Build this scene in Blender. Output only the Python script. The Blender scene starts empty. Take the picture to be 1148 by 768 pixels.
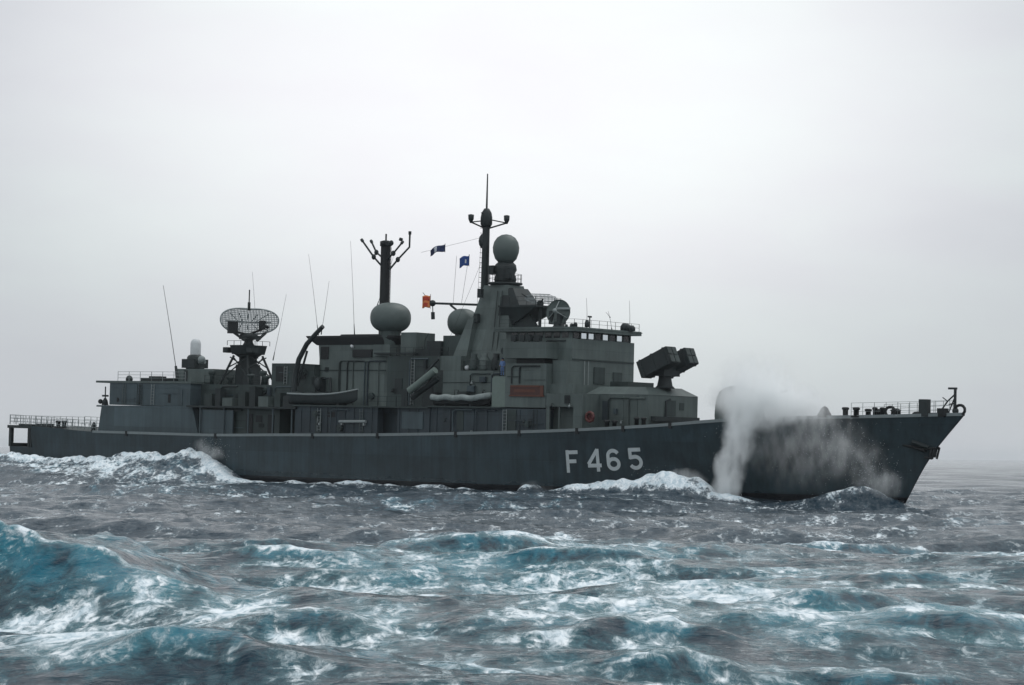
import bpy, math, random
import numpy as np
from mathutils import Vector, Matrix, Euler
R = math.radians
scene = bpy.context.scene
col = scene.collection
random.seed(7)

# ------------------------------------------------------------------ camera
cam_data = bpy.data.cameras.new('camera')
cam = bpy.data.objects.new('camera', cam_data); col.objects.link(cam)
cam_data.sensor_width = 36.0
cam_data.lens = 2600 / 1148 * 36
cam_data.clip_start = 0.5; cam_data.clip_end = 60000
CAM_H = 4.6
cam.matrix_world = Matrix.Translation((0, 0, CAM_H)) @ Matrix.Rotation(R(90 + 2.73), 4, 'X') @ Matrix.Rotation(R(.75), 4, 'Z')
scene.camera = cam

# ------------------------------------------------------------------ sky and light
SUN_EL, SUN_AZ = 62, 55          # behind the clouds, beyond the ship
world = bpy.data.worlds.new('World'); scene.world = world
world.use_nodes = True
def nn(nt, t, **kw):
    n = nt.nodes.new(t)
    for k, v in kw.items(): setattr(n, k, v)
    return n
def mth(nt, op, a, b=None, c=None, clamp=False):
    n = nt.nodes.new('ShaderNodeMath'); n.operation = op; n.use_clamp = clamp
    for i, x in enumerate((a, b, c)):
        if x is None: continue
        if isinstance(x, (int, float)): n.inputs[i].default_value = x
        else: nt.links.new(x, n.inputs[i])
    return n.outputs[0]
def mapr(nt, x, a, b, c=0., d=1., kind='SMOOTHSTEP'):
    n = nt.nodes.new('ShaderNodeMapRange'); n.interpolation_type = kind
    nt.links.new(x, n.inputs[0])
    for i, q in enumerate((a, b, c, d)): n.inputs[i + 1].default_value = q
    return n.outputs[0]
def mixc(nt, f, a, b, blend='MIX'):
    n = nt.nodes.new('ShaderNodeMix'); n.data_type = 'RGBA'; n.blend_type = blend
    for i, x in ((0, f), (6, a), (7, b)):
        if isinstance(x, (int, float)): n.inputs[i].default_value = x
        elif isinstance(x, tuple): n.inputs[i].default_value = (*x, 1)
        else: nt.links.new(x, n.inputs[i])
    return n.outputs[2]
wt = world.node_tree; wt.nodes.clear()
wo = nn(wt, 'ShaderNodeOutputWorld'); bg = nn(wt, 'ShaderNodeBackground'); bg.inputs[1].default_value = .1
sky = nn(wt, 'ShaderNodeTexSky', sky_type='NISHITA'); sky.sun_disc = False
sky.sun_elevation = R(SUN_EL); sky.sun_rotation = R(SUN_AZ); sky.dust_density = 1.5; sky.air_density = 1.
tc = nn(wt, 'ShaderNodeTexCoord'); sx = nn(wt, 'ShaderNodeSeparateXYZ'); wt.links.new(tc.outputs['Generated'], sx.inputs[0])
X, Y, Z = sx.outputs
az = mth(wt, 'ARCTAN2', X, Y); el = mth(wt, 'ARCSINE', Z)
cn = nn(wt, 'ShaderNodeTexNoise'); cn.inputs['Scale'].default_value = 5; cn.inputs['Detail'].default_value = 5; cn.inputs['Roughness'].default_value = .5
cm = nn(wt, 'ShaderNodeMapping'); cm.inputs['Scale'].default_value = (1, 1, 3.2); wt.links.new(tc.outputs['Generated'], cm.inputs[0]); wt.links.new(cm.outputs[0], cn.inputs[0])
cl = mth(wt, 'SUBTRACT', cn.outputs[0], .5)
aq = mth(wt, 'POWER', mth(wt, 'DIVIDE', az, R(12.6)), 2.)
eq = mth(wt, 'POWER', mth(wt, 'DIVIDE', mth(wt, 'SUBTRACT', el, R(9.4)), R(6.6)), 2.)
glow = mth(wt, 'EXPONENT', mth(wt, 'MULTIPLY', mth(wt, 'POWER', mth(wt, 'ADD', aq, eq), 1.45), -1.))
glow = mth(wt, 'ADD', glow, mth(wt, 'MULTIPLY', cl, .5), clamp=True)
cloud = mixc(wt, glow, (5.65, 6.05, 6.3), (10.1, 10.25, 10.4))
tint = mixc(wt, mapr(wt, cl, -.15, .15), (1.01, .99, 1.01), (.99, 1.01, 1.0))
cloud = mixc(wt, 1., cloud, tint, 'MULTIPLY')
high = mapr(wt, mth(wt, 'SUBTRACT', el, mth(wt, 'MULTIPLY', Y, -.0)), R(12), R(45), 1., 1.12)
cloud = mixc(wt, 1., cloud, high, 'MULTIPLY')
cloud = mixc(wt, 1., cloud, mapr(wt, Y, .15, -.6, 1., 1.6), 'MULTIPLY')      # sky brightened behind the camera, added to light ship side, spray and foam
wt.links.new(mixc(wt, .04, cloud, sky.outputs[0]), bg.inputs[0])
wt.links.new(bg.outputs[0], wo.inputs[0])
sd = bpy.data.lights.new('sun', 'SUN'); sd.energy = 1.2; sd.angle = R(40); sd.color = (1, 1, .99)
sun = bpy.data.objects.new('sun', sd); col.objects.link(sun)
sun.rotation_euler = Vector((-math.sin(R(SUN_AZ)) * math.cos(R(SUN_EL)), -math.cos(R(SUN_AZ)) * math.cos(R(SUN_EL)), -math.sin(R(SUN_EL)))).to_track_quat('-Z', 'Y').to_euler()
vs = scene.view_settings
vs.view_transform = 'Standard'; vs.look = 'None'; vs.exposure = 0; vs.gamma = 1; vs.use_curve_mapping = False
cy = scene.cycles
cy.use_denoising = True
try: cy.denoiser = 'OPENIMAGEDENOISE'
except Exception: pass
cy.max_bounces = 16; cy.diffuse_bounces = 3; cy.glossy_bounces = 3; cy.volume_bounces = 14; cy.transparent_max_bounces = 8; cy.volume_max_steps = 256

# ------------------------------------------------------------------ materials
def newmat(name):
    m = bpy.data.materials.new(name); m.use_nodes = True
    return m, m.node_tree, m.node_tree.nodes['Principled BSDF']
def noise(nt, scale, detail=4, rough=.55, dist=0., stretch=None, coord='Object'):
    t = nn(nt, 'ShaderNodeTexCoord'); n = nn(nt, 'ShaderNodeTexNoise')
    n.inputs['Scale'].default_value = scale; n.inputs['Detail'].default_value = detail
    n.inputs['Roughness'].default_value = rough; n.inputs['Distortion'].default_value = dist
    v = t.outputs[coord]
    if stretch:
        mp = nn(nt, 'ShaderNodeMapping'); mp.inputs['Scale'].default_value = stretch
        nt.links.new(v, mp.inputs[0]); v = mp.outputs[0]
    nt.links.new(v, n.inputs[0])
    return n.outputs[0]
def paint(name, c, rough=.55, streak=.3, seams=True, boot=None):
    """weathered ship paint: soft blotches, vertical wash marks, rust weeps and plate seams"""
    m, nt, b = newmat(name)
    c = tuple(c)
    n1 = noise(nt, .35, 5, .6)
    n2 = noise(nt, 1., 5, .65, .2, (1.6, 1.6, .09))
    f = mapr(nt, mth(nt, 'ADD', mth(nt, 'MULTIPLY', n1, .5), mth(nt, 'MULTIPLY', n2, .5)), .3, .7)
    colr = mixc(nt, f, tuple(x * (1 - streak) for x in c), tuple(x * (1 + streak) for x in c))
    rust = mth(nt, 'MULTIPLY', mapr(nt, noise(nt, 1., 6, .7, .1, (2.5, 2.5, .16)), .64, .8), mapr(nt, noise(nt, .16, 2), .5, .7))
    colr = mixc(nt, mth(nt, 'MULTIPLY', rust, .7), colr, (.085, .052, .034))
    if boot is not None:
        g = nn(nt, 'ShaderNodeTexCoord'); s = nn(nt, 'ShaderNodeSeparateXYZ'); nt.links.new(g.outputs['Object'], s.inputs[0])
        low = mth(nt, 'LESS_THAN', mth(nt, 'SUBTRACT', s.outputs[2], mth(nt, 'MULTIPLY', s.outputs[0], .006)), boot)
        colr = mixc(nt, low, colr, (.006, .007, .009))
    if seams:                                            # plates of slightly different paint age
        pb = nn(nt, 'ShaderNodeTexBrick'); g = nn(nt, 'ShaderNodeTexCoord'); mp = nn(nt, 'ShaderNodeMapping'); mp.inputs['Rotation'].default_value = (R(-90), 0, 0)
        nt.links.new(g.outputs['Object'], mp.inputs[0]); nt.links.new(mp.outputs[0], pb.inputs[0])
        pb.inputs['Scale'].default_value = .35; pb.inputs['Mortar Size'].default_value = .006; pb.inputs['Brick Width'].default_value = 2.2; pb.inputs['Row Height'].default_value = .75
        pb.inputs['Color1'].default_value = (.84, .84, .84, 1); pb.inputs['Color2'].default_value = (1.16, 1.16, 1.16, 1); pb.inputs['Mortar'].default_value = (.7, .7, .7, 1)
        colr = mixc(nt, 1., colr, pb.outputs['Color'], 'MULTIPLY')
    nt.links.new(colr, b.inputs['Base Color'])
    b.inputs['Roughness'].default_value = rough
    b.inputs['Specular IOR Level'].default_value = .35
    if boot is not None: nt.links.new(mapr(nt, mth(nt, 'ADD', s.outputs[2], mth(nt, 'MULTIPLY', n1, 2.)), 2.2, 5.2, .22, rough), b.inputs['Roughness'])
    bp = nn(nt, 'ShaderNodeBump'); bp.inputs['Strength'].default_value = .35; bp.inputs['Distance'].default_value = .06
    h = noise(nt, .8, 4, .55)
    if seams:
        br = nn(nt, 'ShaderNodeTexBrick'); g = nn(nt, 'ShaderNodeTexCoord'); mp = nn(nt, 'ShaderNodeMapping')
        mp.inputs['Rotation'].default_value = (R(-90), 0, 0)
        nt.links.new(g.outputs['Object'], mp.inputs[0]); nt.links.new(mp.outputs[0], br.inputs[0])
        br.inputs['Scale'].default_value = .35; br.inputs['Mortar Size'].default_value = .008; br.inputs['Brick Width'].default_value = 2.2; br.inputs['Row Height'].default_value = .75
        h = mth(nt, 'ADD', h, mth(nt, 'MULTIPLY', br.outputs['Fac'], -.5))
    nt.links.new(h, bp.inputs['Height']); nt.links.new(bp.outputs[0], b.inputs['Normal'])
    return m
def plain(name, c, rough=.5, metal=0., spec=.4, var=.2):
    m, nt, b = newmat(name)
    f = noise(nt, 2.5, 4, .6)
    nt.links.new(mixc(nt, f, tuple(x * (1 - var) for x in c), tuple(x * (1 + var) for x in c)), b.inputs['Base Color'])
    b.inputs['Roughness'].default_value = rough; b.inputs['Metallic'].default_value = metal; b.inputs['Specular IOR Level'].default_value = spec
    return m
M = dict(
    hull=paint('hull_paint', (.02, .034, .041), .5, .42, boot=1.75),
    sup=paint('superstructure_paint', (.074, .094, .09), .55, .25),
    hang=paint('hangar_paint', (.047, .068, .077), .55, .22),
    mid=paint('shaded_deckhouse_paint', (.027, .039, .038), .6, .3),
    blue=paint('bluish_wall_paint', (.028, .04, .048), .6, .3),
    dark=paint('dark_fitting_paint', (.015, .021, .022), .6, .3, False),
    black=plain('black_soot_and_shade_paint', (.008, .01, .011), .7),
    deck=plain('deck_coating', (.04, .05, .05), .8),
    pale=plain('pale_grey_paint', (.2, .225, .225), .55),
    strake=plain('deck_edge_paint', (.15, .175, .18), .55),
    radome=plain('radome_shell', (.072, .092, .088), .5, var=.12),
    white=plain('white_radome', (.5, .52, .53), .5),
    mesh=plain('antenna_mesh_metal', (.22, .245, .25), .5),
    letter=plain('number_paint', (.4, .435, .445), .6),
    canvas=plain('tarpaulin', (.13, .165, .15), .85),
    tube=plain('inflatable_tube_rubber', (.2, .23, .225), .6, var=.6),
    red=plain('lifebuoy_red', (.075, .014, .014), .6),
    orange=plain('board_orange', (.09, .03, .017), .6),
    boardred=plain('board_red', (.055, .02, .015), .6),
    glass=plain('window_glass', (.75, .8, .82), .06, metal=1., var=.02),
    dglass=plain('dark_window_glass', (.006, .008, .01), .12),
    flagred=plain('flag_red', (.42, .045, .025), .8), flagorange=plain('flag_orange', (.62, .2, .07), .8),
    flagblue=plain('flag_blue', (.02, .06, .22), .8), flagnavy=plain('flag_navy', (.02, .032, .09), .8), flagwhite=plain('flag_white', (.5, .52, .56), .8),
    skin=plain('skin', (.35, .2, .14), .6), hair=plain('hair', (.02, .015, .012), .7),
    coverall=plain('blue_coverall', (.10, .17, .34), .85), boots=plain('boots', (.012, .012, .013), .6),
)

# ------------------------------------------------------------------ mesh helpers
class MB:
    def __init__(s): s.v = []; s.f = []; s.smooth = []
    def add(s, vs_, fs, smooth=False):
        o = len(s.v); s.v += [tuple(x) for x in vs_]
        for f in fs: s.f.append(tuple(i + o for i in f)); s.smooth.append(smooth)
        return s
    def box(s, a, b):
        x0, x1 = sorted((a[0], b[0])); y0, y1 = sorted((a[1], b[1])); z0, z1 = sorted((a[2], b[2]))
        return s.frustum((x0, x1, y0, y1), z0, (x0, x1, y0, y1), z1)
    def frustum(s, lo, z0, hi, z1):
        q = lambda r, z: [(r[0], r[2], z), (r[1], r[2], z), (r[1], r[3], z), (r[0], r[3], z)]
        return s.add(q(lo, z0) + q(hi, z1), [(3, 2, 1, 0), (4, 5, 6, 7), (0, 1, 5, 4), (1, 2, 6, 5), (2, 3, 7, 6), (3, 0, 4, 7)])
    def obox(s, c, ax, half):
        c = Vector(c); a = [Vector(x) * h for x, h in zip(ax, half)]
        vs_ = [c + a[0] * i + a[1] * j + a[2] * k for k in (-1, 1) for j in (-1, 1) for i in (-1, 1)]
        return s.add(vs_, [(0, 2, 3, 1), (4, 5, 7, 6), (0, 1, 5, 4), (1, 3, 7, 5), (3, 2, 6, 7), (2, 0, 4, 6)])
    def prism(s, poly, y0, y1):
        n = len(poly)
        return s.add([(p[0], y0, p[1]) for p in poly] + [(p[0], y1, p[1]) for p in poly],
                     [tuple(range(n)), tuple(range(2 * n - 1, n - 1, -1))] + [(i, i + n, (i + 1) % n + n, (i + 1) % n) for i in range(n)])
    def tube(s, pts, r, n=6, r1=None):
        pts = [Vector(p) for p in pts]; rings = []
        for i, p in enumerate(pts):
            d = (pts[min(i + 1, len(pts) - 1)] - pts[max(i - 1, 0)]).normalized()
            a = d.orthogonal().normalized(); b = d.cross(a)
            rr = r if r1 is None else r + (r1 - r) * i / max(1, len(pts) - 1)
            if isinstance(r, (list, tuple)): rr = r[i]
            rings.append([p + (a * math.cos(t) + b * math.sin(t)) * rr for t in [2 * math.pi * k / n for k in range(n)]])
        # keep the rings aligned
        for i in range(1, len(rings)):
            best = min(range(n), key=lambda k: sum((rings[i][(j + k) % n] - pts[i] - rings[i - 1][j] + pts[i - 1]).length for j in (0, n // 3)))
            rings[i] = rings[i][best:] + rings[i][:best]
        o = [q for rg in rings for q in rg]; f = []
        for i in range(len(pts) - 1):
            for k in range(n): f.append((i * n + k, i * n + (k + 1) % n, (i + 1) * n + (k + 1) % n, (i + 1) * n + k))
        s.add(o, f, n > 5)
        return s.add(rings[0], [tuple(range(n - 1, -1, -1))]).add(rings[-1], [tuple(range(n))])
    def lathe(s, c, prof, n=24):
        o = []; f = []
        for r, z in prof:
            o += [(c[0] + r * math.cos(2 * math.pi * k / n), c[1] + r * math.sin(2 * math.pi * k / n), c[2] + z) for k in range(n)]
        for i in range(len(prof) - 1):
            for k in range(n): f.append((i * n + k, i * n + (k + 1) % n, (i + 1) * n + (k + 1) % n, (i + 1) * n + k))
        f += [tuple(range(n - 1, -1, -1)), tuple((len(prof) - 1) * n + k for k in range(n))]
        return s.add(o, f, True)
    def ball(s, c, r, n=24, m=14, e=1.):
        pr = [(max(1e-3, r[0] * abs(math.cos(t)) ** e), r[1] * math.copysign(abs(math.sin(t)) ** e, t)) for t in [-math.pi / 2 + math.pi * i / m for i in range(m + 1)]]
        return s.lathe(c, pr, n)
    def build(s, name, mat, parent=None):
        me = bpy.data.meshes.new(name); me.from_pydata(s.v, [], s.f)
        me.polygons.foreach_set('use_smooth', s.smooth)
        me.materials.append(mat); me.update()
        o = bpy.data.objects.new(name, me); col.objects.link(o)
        if parent: o.parent = parent
        return o
def tag(o, label=None, cat=None, group=None, kind=None):
    for k, v in (('label', label), ('category', cat), ('group', group), ('kind', kind)):
        if v: o[k] = v
    return o
def empty(name, mw):
    o = bpy.data.objects.new(name, None); col.objects.link(o); o.matrix_world = mw; o.empty_display_size = .5
    return o

# ------------------------------------------------------------------ ship frame: x forward, y to port, z up
YAW = math.atan2(-82.6, 100.4)
SHIP_LOC = (-11.3, 241.3, 0)
SHIP = Matrix.Translation(SHIP_LOC) @ Matrix.Rotation(YAW, 4, 'Z') @ Matrix.Rotation(R(.9), 4, 'Y')
def hermite(xs, ys, x):
    xs = np.array(xs, float); ys = np.array(ys, float); x = np.clip(np.asarray(x, float), xs[0], xs[-1])
    d = np.diff(ys) / np.diff(xs); m = np.zeros_like(ys); m[0] = d[0]; m[-1] = d[-1]
    for i in range(1, len(xs) - 1):
        m[i] = 0 if d[i - 1] * d[i] <= 0 else 2 * d[i - 1] * d[i] / (d[i - 1] + d[i])
    i = np.clip(np.searchsorted(xs, x, 'right') - 1, 0, len(xs) - 2); h = xs[i + 1] - xs[i]; t = (x - xs[i]) / h
    return (2*t**3-3*t**2+1)*ys[i] + (t**3-2*t**2+t)*h*m[i] + (-2*t**3+3*t**2)*ys[i+1] + (t**3-t**2)*h*m[i+1]
def zdeck(u): return hermite([-58, -50, -40, -24, -10, 0, 23, 36, 44, 50, 57, 66], [6.3, 6.1, 5.75, 5.75, 6.02, 6.22, 7.02, 7.78, 8.48, 8.82, 9.08, 9.5], u)
DS = ([-57.4, -45, -30, -10, 20, 35, 45, 52, 58, 62, 65.2], [5.9, 6.6, 7.1, 7.2, 7.2, 6.7, 5.5, 4.1, 2.5, 1.25, .12])
WS = ([-57.4, -45, -30, -10, 12, 28, 38, 46, 53, 59.1], [5.2, 6.3, 6.9, 7.1, 7.0, 6.0, 4.55, 3.0, 1.5, .08])
def stem(z): return hermite([-3, 1, 5.5, 9.6], [56.8, 59.1, 61.7, 65.2], z)
def hull_half(u, z):
    u = np.asarray(u, float)
    zd = zdeck(u); k = np.clip((z - 1.) / (zd - 1.), -.5, 1.); ub = stem(z)
    s = np.clip((u + 57.4) / (ub + 57.4), 0, 1)
    bd = hermite(*DS, -57.4 + s * (65.2 + 57.4)); bw = hermite(*WS, -57.4 + s * (59.1 + 57.4))
    kk = np.clip(k, 0, 1)
    return (bw + (bd - bw) * kk ** 1.25) * np.clip(1 + .5 * np.minimum(k, 0), 0, 1)

ship = tag(empty('warship', SHIP), 'dark grey naval frigate marked F 465 ploughing through rough sea with spray at its bow', 'warship')
def part(mb, name, mat, parent=None): return mb.build(name, M[mat] if isinstance(mat, str) else mat, parent or ship)

# hull: lofted from section lines, flush side, raked stem
def loft(u0, zs_of, n, name, mat, aft=None):
    ss = np.concatenate([np.linspace(0, .55, int(n * .35), endpoint=False), np.linspace(.55, 1, n - int(n * .35))])
    lv = np.linspace(0, 1, 15); v = []; f = []
    def row(sgn):
        o = len(v)
        for s in ss:
            for q in lv:
                # iterate u against the stem for this height
                u = u0 + s * (62 - u0)
                for _ in range(6):
                    zt = zs_of(u); z = -2.8 + q * (zt + 2.8); u = u0 + s * (float(stem(z)) - u0)
                v.append((u, sgn * float(hull_half(u, z)), z))
        return o
    nl = len(lv); a = row(-1); b = row(1)
    for i in range(len(ss) - 1):
        for j in range(nl - 1):
            f.append((a + i*nl + j, a + (i+1)*nl + j, a + (i+1)*nl + j+1, a + i*nl + j+1))
            f.append((b + i*nl + j+1, b + (i+1)*nl + j+1, b + (i+1)*nl + j, b + i*nl + j))
        f.append((a + i*nl + nl-1, a + (i+1)*nl + nl-1, b + (i+1)*nl + nl-1, b + i*nl + nl-1))      # deck
    f.append(tuple([a + j for j in range(nl)] + [b + j for j in range(nl - 1, -1, -1)]))                # transom
    m = MB(); m.v = v; m.f = f; m.smooth = [True] * len(f)
    return m
hm = loft(-52.7, lambda u: float(zdeck(u)), 150, 'hull', 'hull')
hull = part(hm, 'hull', 'hull')
me = hull.data; me.materials.append(M['deck'])
for p in me.polygons:
    if abs(p.normal.z) > .9 and p.center.z > 4: p.material_index = 1; p.use_smooth = False
es = hull.modifiers.new('split', 'EDGE_SPLIT'); es.split_angle = R(40)
# stern counter below the open mooring bay, and the bay's frame and roof
sb = MB()
us = np.linspace(-57.3, -52.702, 8); vv = []; ff = []
for u in us:
    for z in (-2.8, 0, 2, 3.75):
        vv.append((u, -float(hull_half(u, z)), z))
    for z in (3.75, 2, 0, -2.8): vv.append((u, float(hull_half(u, z)), z))
for i in range(7):
    for j in range(7): ff.append((i*8+j, (i+1)*8+j, (i+1)*8+j+1, i*8+j+1))
ff += [tuple(range(8)), tuple(range(63, 55, -1))]
sb.add(vv, ff)
part(sb, 'stern_counter', 'hull')
fr = MB()
for u0, u1 in ((-57.3, -56.85), (-53.5, -53.1), (-52.95, -52.71)):
    for sg in (-1, 1):
        w = float(hull_half(u0, 5)); fr.box((u0, sg * (w - .02), 3.752), (u1, sg * (w - .4), 5.9))
fr.box((-57.28, -5.4, 3.752), (-56.9, 5.4, 4.15))
part(fr, 'stern_bay_frame', 'dark')
pl = MB()
pl.add([(u, sg * (float(hull_half(u, 5.9)) + .02), z) for u in (-57.4, -52.705) for sg in (-1, 1) for z in (5.9, 6.24)],
       [(0, 1, 3, 2), (4, 6, 7, 5), (0, 4, 5, 1), (2, 3, 7, 6), (0, 2, 6, 4), (1, 5, 7, 3)])
part(pl, 'stern_bay_roof', 'dark')
# light deck-edge bar along both sides
for sg in (-1, 1):
    st = MB(); us = np.concatenate([np.linspace(-41, 40, 70), np.linspace(41, 65, 40)])
    vv = []
    for u in us:
        w = float(hull_half(u, zdeck(u))); z = float(zdeck(u))
        for dw, dz in ((.06, -.12), (.06, .16), (-.12, .16), (-.12, -.12)): vv.append((u, sg * max(.02, w + dw), z + dz))
    ff = [(i*4+j, i*4+(j+1) % 4, (i+1)*4+(j+1) % 4, (i+1)*4+j) for i in range(len(us) - 1) for j in range(4)]
    st.add(vv, ff); part(st, 'deck_edge_bar', 'strake', hull)
# scuppers: short dark outlets below the deck edge
for u in (-35, -20.5, -6, 3.1, 13.5, 21.5, 28.3, 33.5, 38.5):
    w = float(hull_half(u, float(zdeck(u)) - .1)); part(MB().box((u - .16, -w - .12, float(zdeck(u)) - .35), (u + .16, -w + .1, float(zdeck(u)) + .2)), 'scupper', 'black', hull)

# hull number, as shapes laid on the curved plating
def ribbon(pts, w):
    out = []
    pts = [Vector(p) for p in pts]
    for i, p in enumerate(pts):
        d = (pts[min(i + 1, len(pts) - 1)] - pts[max(i - 1, 0)]).normalized(); n = Vector((-d.y, d.x))
        out.append((p + n * w / 2, p - n * w / 2))
    return out
def arc(cx, cy_, rx, ry, a0, a1, n=14): return [(cx + rx * math.cos(R(a0 + (a1 - a0) * i / n)), cy_ + ry * math.sin(R(a0 + (a1 - a0) * i / n))) for i in range(n + 1)]
W = .2
def seg(a, b, n=6): return [(a[0] + (b[0] - a[0]) * i / n, a[1] + (b[1] - a[1]) * i / n) for i in range(n + 1)]
GL = {'F': [seg((.1, 0), (.1, 1)), seg((0, .9), (.78, .9)), seg((.1, .5), (.66, .5))],
      '4': [seg((.64, 0), (.64, 1)), seg((.64, .97), (.03, .33)), seg((0, .27), (.86, .27))],
      '6': [arc(.42, .32, .32, .22, 90, 450, 24), [(.1, .32)] + seg((.1, .4), (.1, .66), 3) + arc(.42, .68, .32, .22, 180, 25, 10)],
      '5': [seg((.06, .9), (.78, .9)), seg((.14, .95), (.14, .5)), [(.1, .56)] + arc(.42, .35, .33, .245, 100, -150, 18)]}
def glyph(ch, u0, z0, w, h, slope):
    m = MB()
    for kk, st_ in enumerate(GL[ch]):
        rb = ribbon([(x * w, y * h) for x, y in st_], W * 1.75); vv = []
        for a, b in rb:
            for p in (a, b):
                u = u0 + p.x; z = z0 + p.y + p.x * slope
                vv.append((u, -float(hull_half(u, z)) - .03 - .004 * kk, z))
        m.add(vv, [(2*i, 2*i+1, 2*i+3, 2*i+2) for i in range(len(rb) - 1)])
    return m
for ch, px0, px1, y0, y1 in (('F', 0, 0, 0, 0),): pass
NUM = [('F', 26.80, 3.24), ('4', 29.24, 3.40), ('6', 31.34, 3.51), ('5', 33.68, 3.66)]
for ch, u, z in NUM: part(glyph(ch, u, z, 1.75, 2.12, .05), 'pennant_number', 'letter', hull)
# draught-mark like dark waterline trim is in the paint; anchor with its hawse
an = MB()
an.tube([(59.3, -.95, 6.75), (60.5, -.75, 6.55), (61.6, -.42, 6.2)], .16)
an.obox((62.15, -.1, 6.1), (Vector((.86, 0, -.2)).normalized(), Vector((0, 1, 0)), Vector((.2, 0, .86)).normalized()), (.1, .5, .42))
an.tube([(61.5, -.55, 6.35), (62.55, -.5, 6.5)], .12); an.tube([(61.6, -.55, 5.65), (62.3, -.5, 5.6)], .12); an.tube([(62.55, -.5, 6.55), (62.3, -.5, 5.55)], .1)
an.tube([(61.5, .2, 6.35), (62.55, .3, 6.5)], .12); an.tube([(62.55, .3, 6.55), (62.3, .3, 5.55)], .1)
part(an, 'anchor', 'black', hull)
part(MB().tube([(60.6, -1.1, 7.0), (61.9, -.55, 6.55)], .2), 'hawse_pipe', 'dark', hull)

# ------------------------------------------------------------------ superstructure
def box(a, b, name, mat, parent=None): return part(MB().box(a, b), name, mat, parent)
def rail(pts, h, name='railing', step=1.5, wires=3, r=.028, parent=None, mat='pale'):
    m = MB(); pts = [Vector(p) for p in pts]
    for a, b in zip(pts[:-1], pts[1:]):
        n = max(1, round((b - a).length / step))
        for i in range(n + 1): p = a + (b - a) * i / n; m.tube([p, p + Vector((0, 0, h))], r * 1.25, 5)
        for k in range(wires): z = Vector((0, 0, h * (k + 1) / wires - .01)); m.tube([a + z, b + z], r, 4)
    return part(m, name, mat, parent)
def door(u, v, z, parent, w=.8, h=1.8, mat='dark', sg=-1):
    d = part(MB().box((u, v, z), (u + w, v + sg * .07, z + h)), 'door', mat, parent)
    return d
def vent(u, v, z, parent, w=.9, h=.7, mat='black'): return part(MB().box((u, v, z), (u + w, v - .06, z + h)), 'vent', mat, parent)

# hangar
hg = part(MB().prism([(-40.4, 5.72), (-23.9, 5.72), (-25., 8.85), (-39.9, 8.75)], -6.55, 6.55), 'hangar', 'hang')
box((-39.7, -5.6, 8.85), (-26.4, 5.6, 11.32), 'hangar_upper', 'hang', hg)
box((-42., -5.7, 11.33), (-26.2, 5.7, 11.56), 'hangar_roof', 'sup', hg)
box((-29.9, -5.6, 9.2), (-29.55, -5.66, 10.1), 'vent', 'black', hg); box((-38.4, -5.6, 9.2), (-38.1, -5.66, 9.65), 'vent', 'black', hg)
door(-28.4, -5.6, 8.9, hg, .8, 1.7, 'hang')
box((-40.42, -4, 6), (-40.5, 4, 8.6), 'hangar_door', 'mid', hg)
rail([(-38.6, -5.4, 11.56), (-33, -5.4, 11.56), (-27.5, -5.4, 11.56)], 1.05, 'railing', 1.6, 3, .026, hg)
rail([(-38.6, 5.2, 11.56), (-27.5, 5.2, 11.56)], 1.05, 'railing', 2.2, 2, .022, hg)
part(MB().ball((-37.6, -4.6, 11.75), (.4, .45)), 'floodlight', 'dark', hg)
part(MB().box((-35.8, -4.5, 11.562), (-31.8, -2.5, 11.95)).box((-35, -4, 11.95), (-33.2, -3, 12.15)), 'deck_locker', 'dark', hg)
sp = MB().tube([(-40.9, -5.2, 8.78), (-40.9, -5.2, 10.9)], .07).lathe((-40.9, -5.2, 8.8), [(.4, 0), (.3, .5), (.12, .8)], 10).box((-41.3, -5.35, 9.75), (-40.5, -5.05, 9.95)).ball((-41.7, -5.2, 9.2), (.28, .28), 10, 8)
part(sp, 'landing_signal_mast', 'dark', hg)
box((-41.9, -5.6, 8.6), (-39.9, 5.6, 8.78), 'landing_platform', 'hang', hg)

# gun platform and close-in gun behind the hangar
cp = box((-32.4, -2.2, 11.562), (-26.6, 2.2, 13.05), 'gun_platform', 'sup')
box((-31.2, -2.25, 11.6), (-30.6, -2.2, 12.9), 'ladder', 'dark', cp)
ci = part(MB().lathe((-31.8, 0, 13.05), [(1.05, 0), (1.05, .25), (.95, .35), (.95, 1.35), (.75, 1.6), (.62, 1.62)], 20).box((-32.9, -1.05, 13.2), (-30.8, 1.05, 14.2)), 'close_in_gun', 'dark')
part(MB().lathe((-31.8, 0, 14.6), [(.58, 0), (.6, .2), (.6, 1.35), (.52, 1.65), (.35, 1.85), (.05, 1.95)], 20), 'radome', 'white', ci)
part(MB().tube([(-30.9, -.3, 13.85), (-29.9, -.3, 13.9)], .22, 10).ball((-29.9, -.8, 14.15), (.42, .42)), 'tracking_dish', 'pale', ci)
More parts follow.
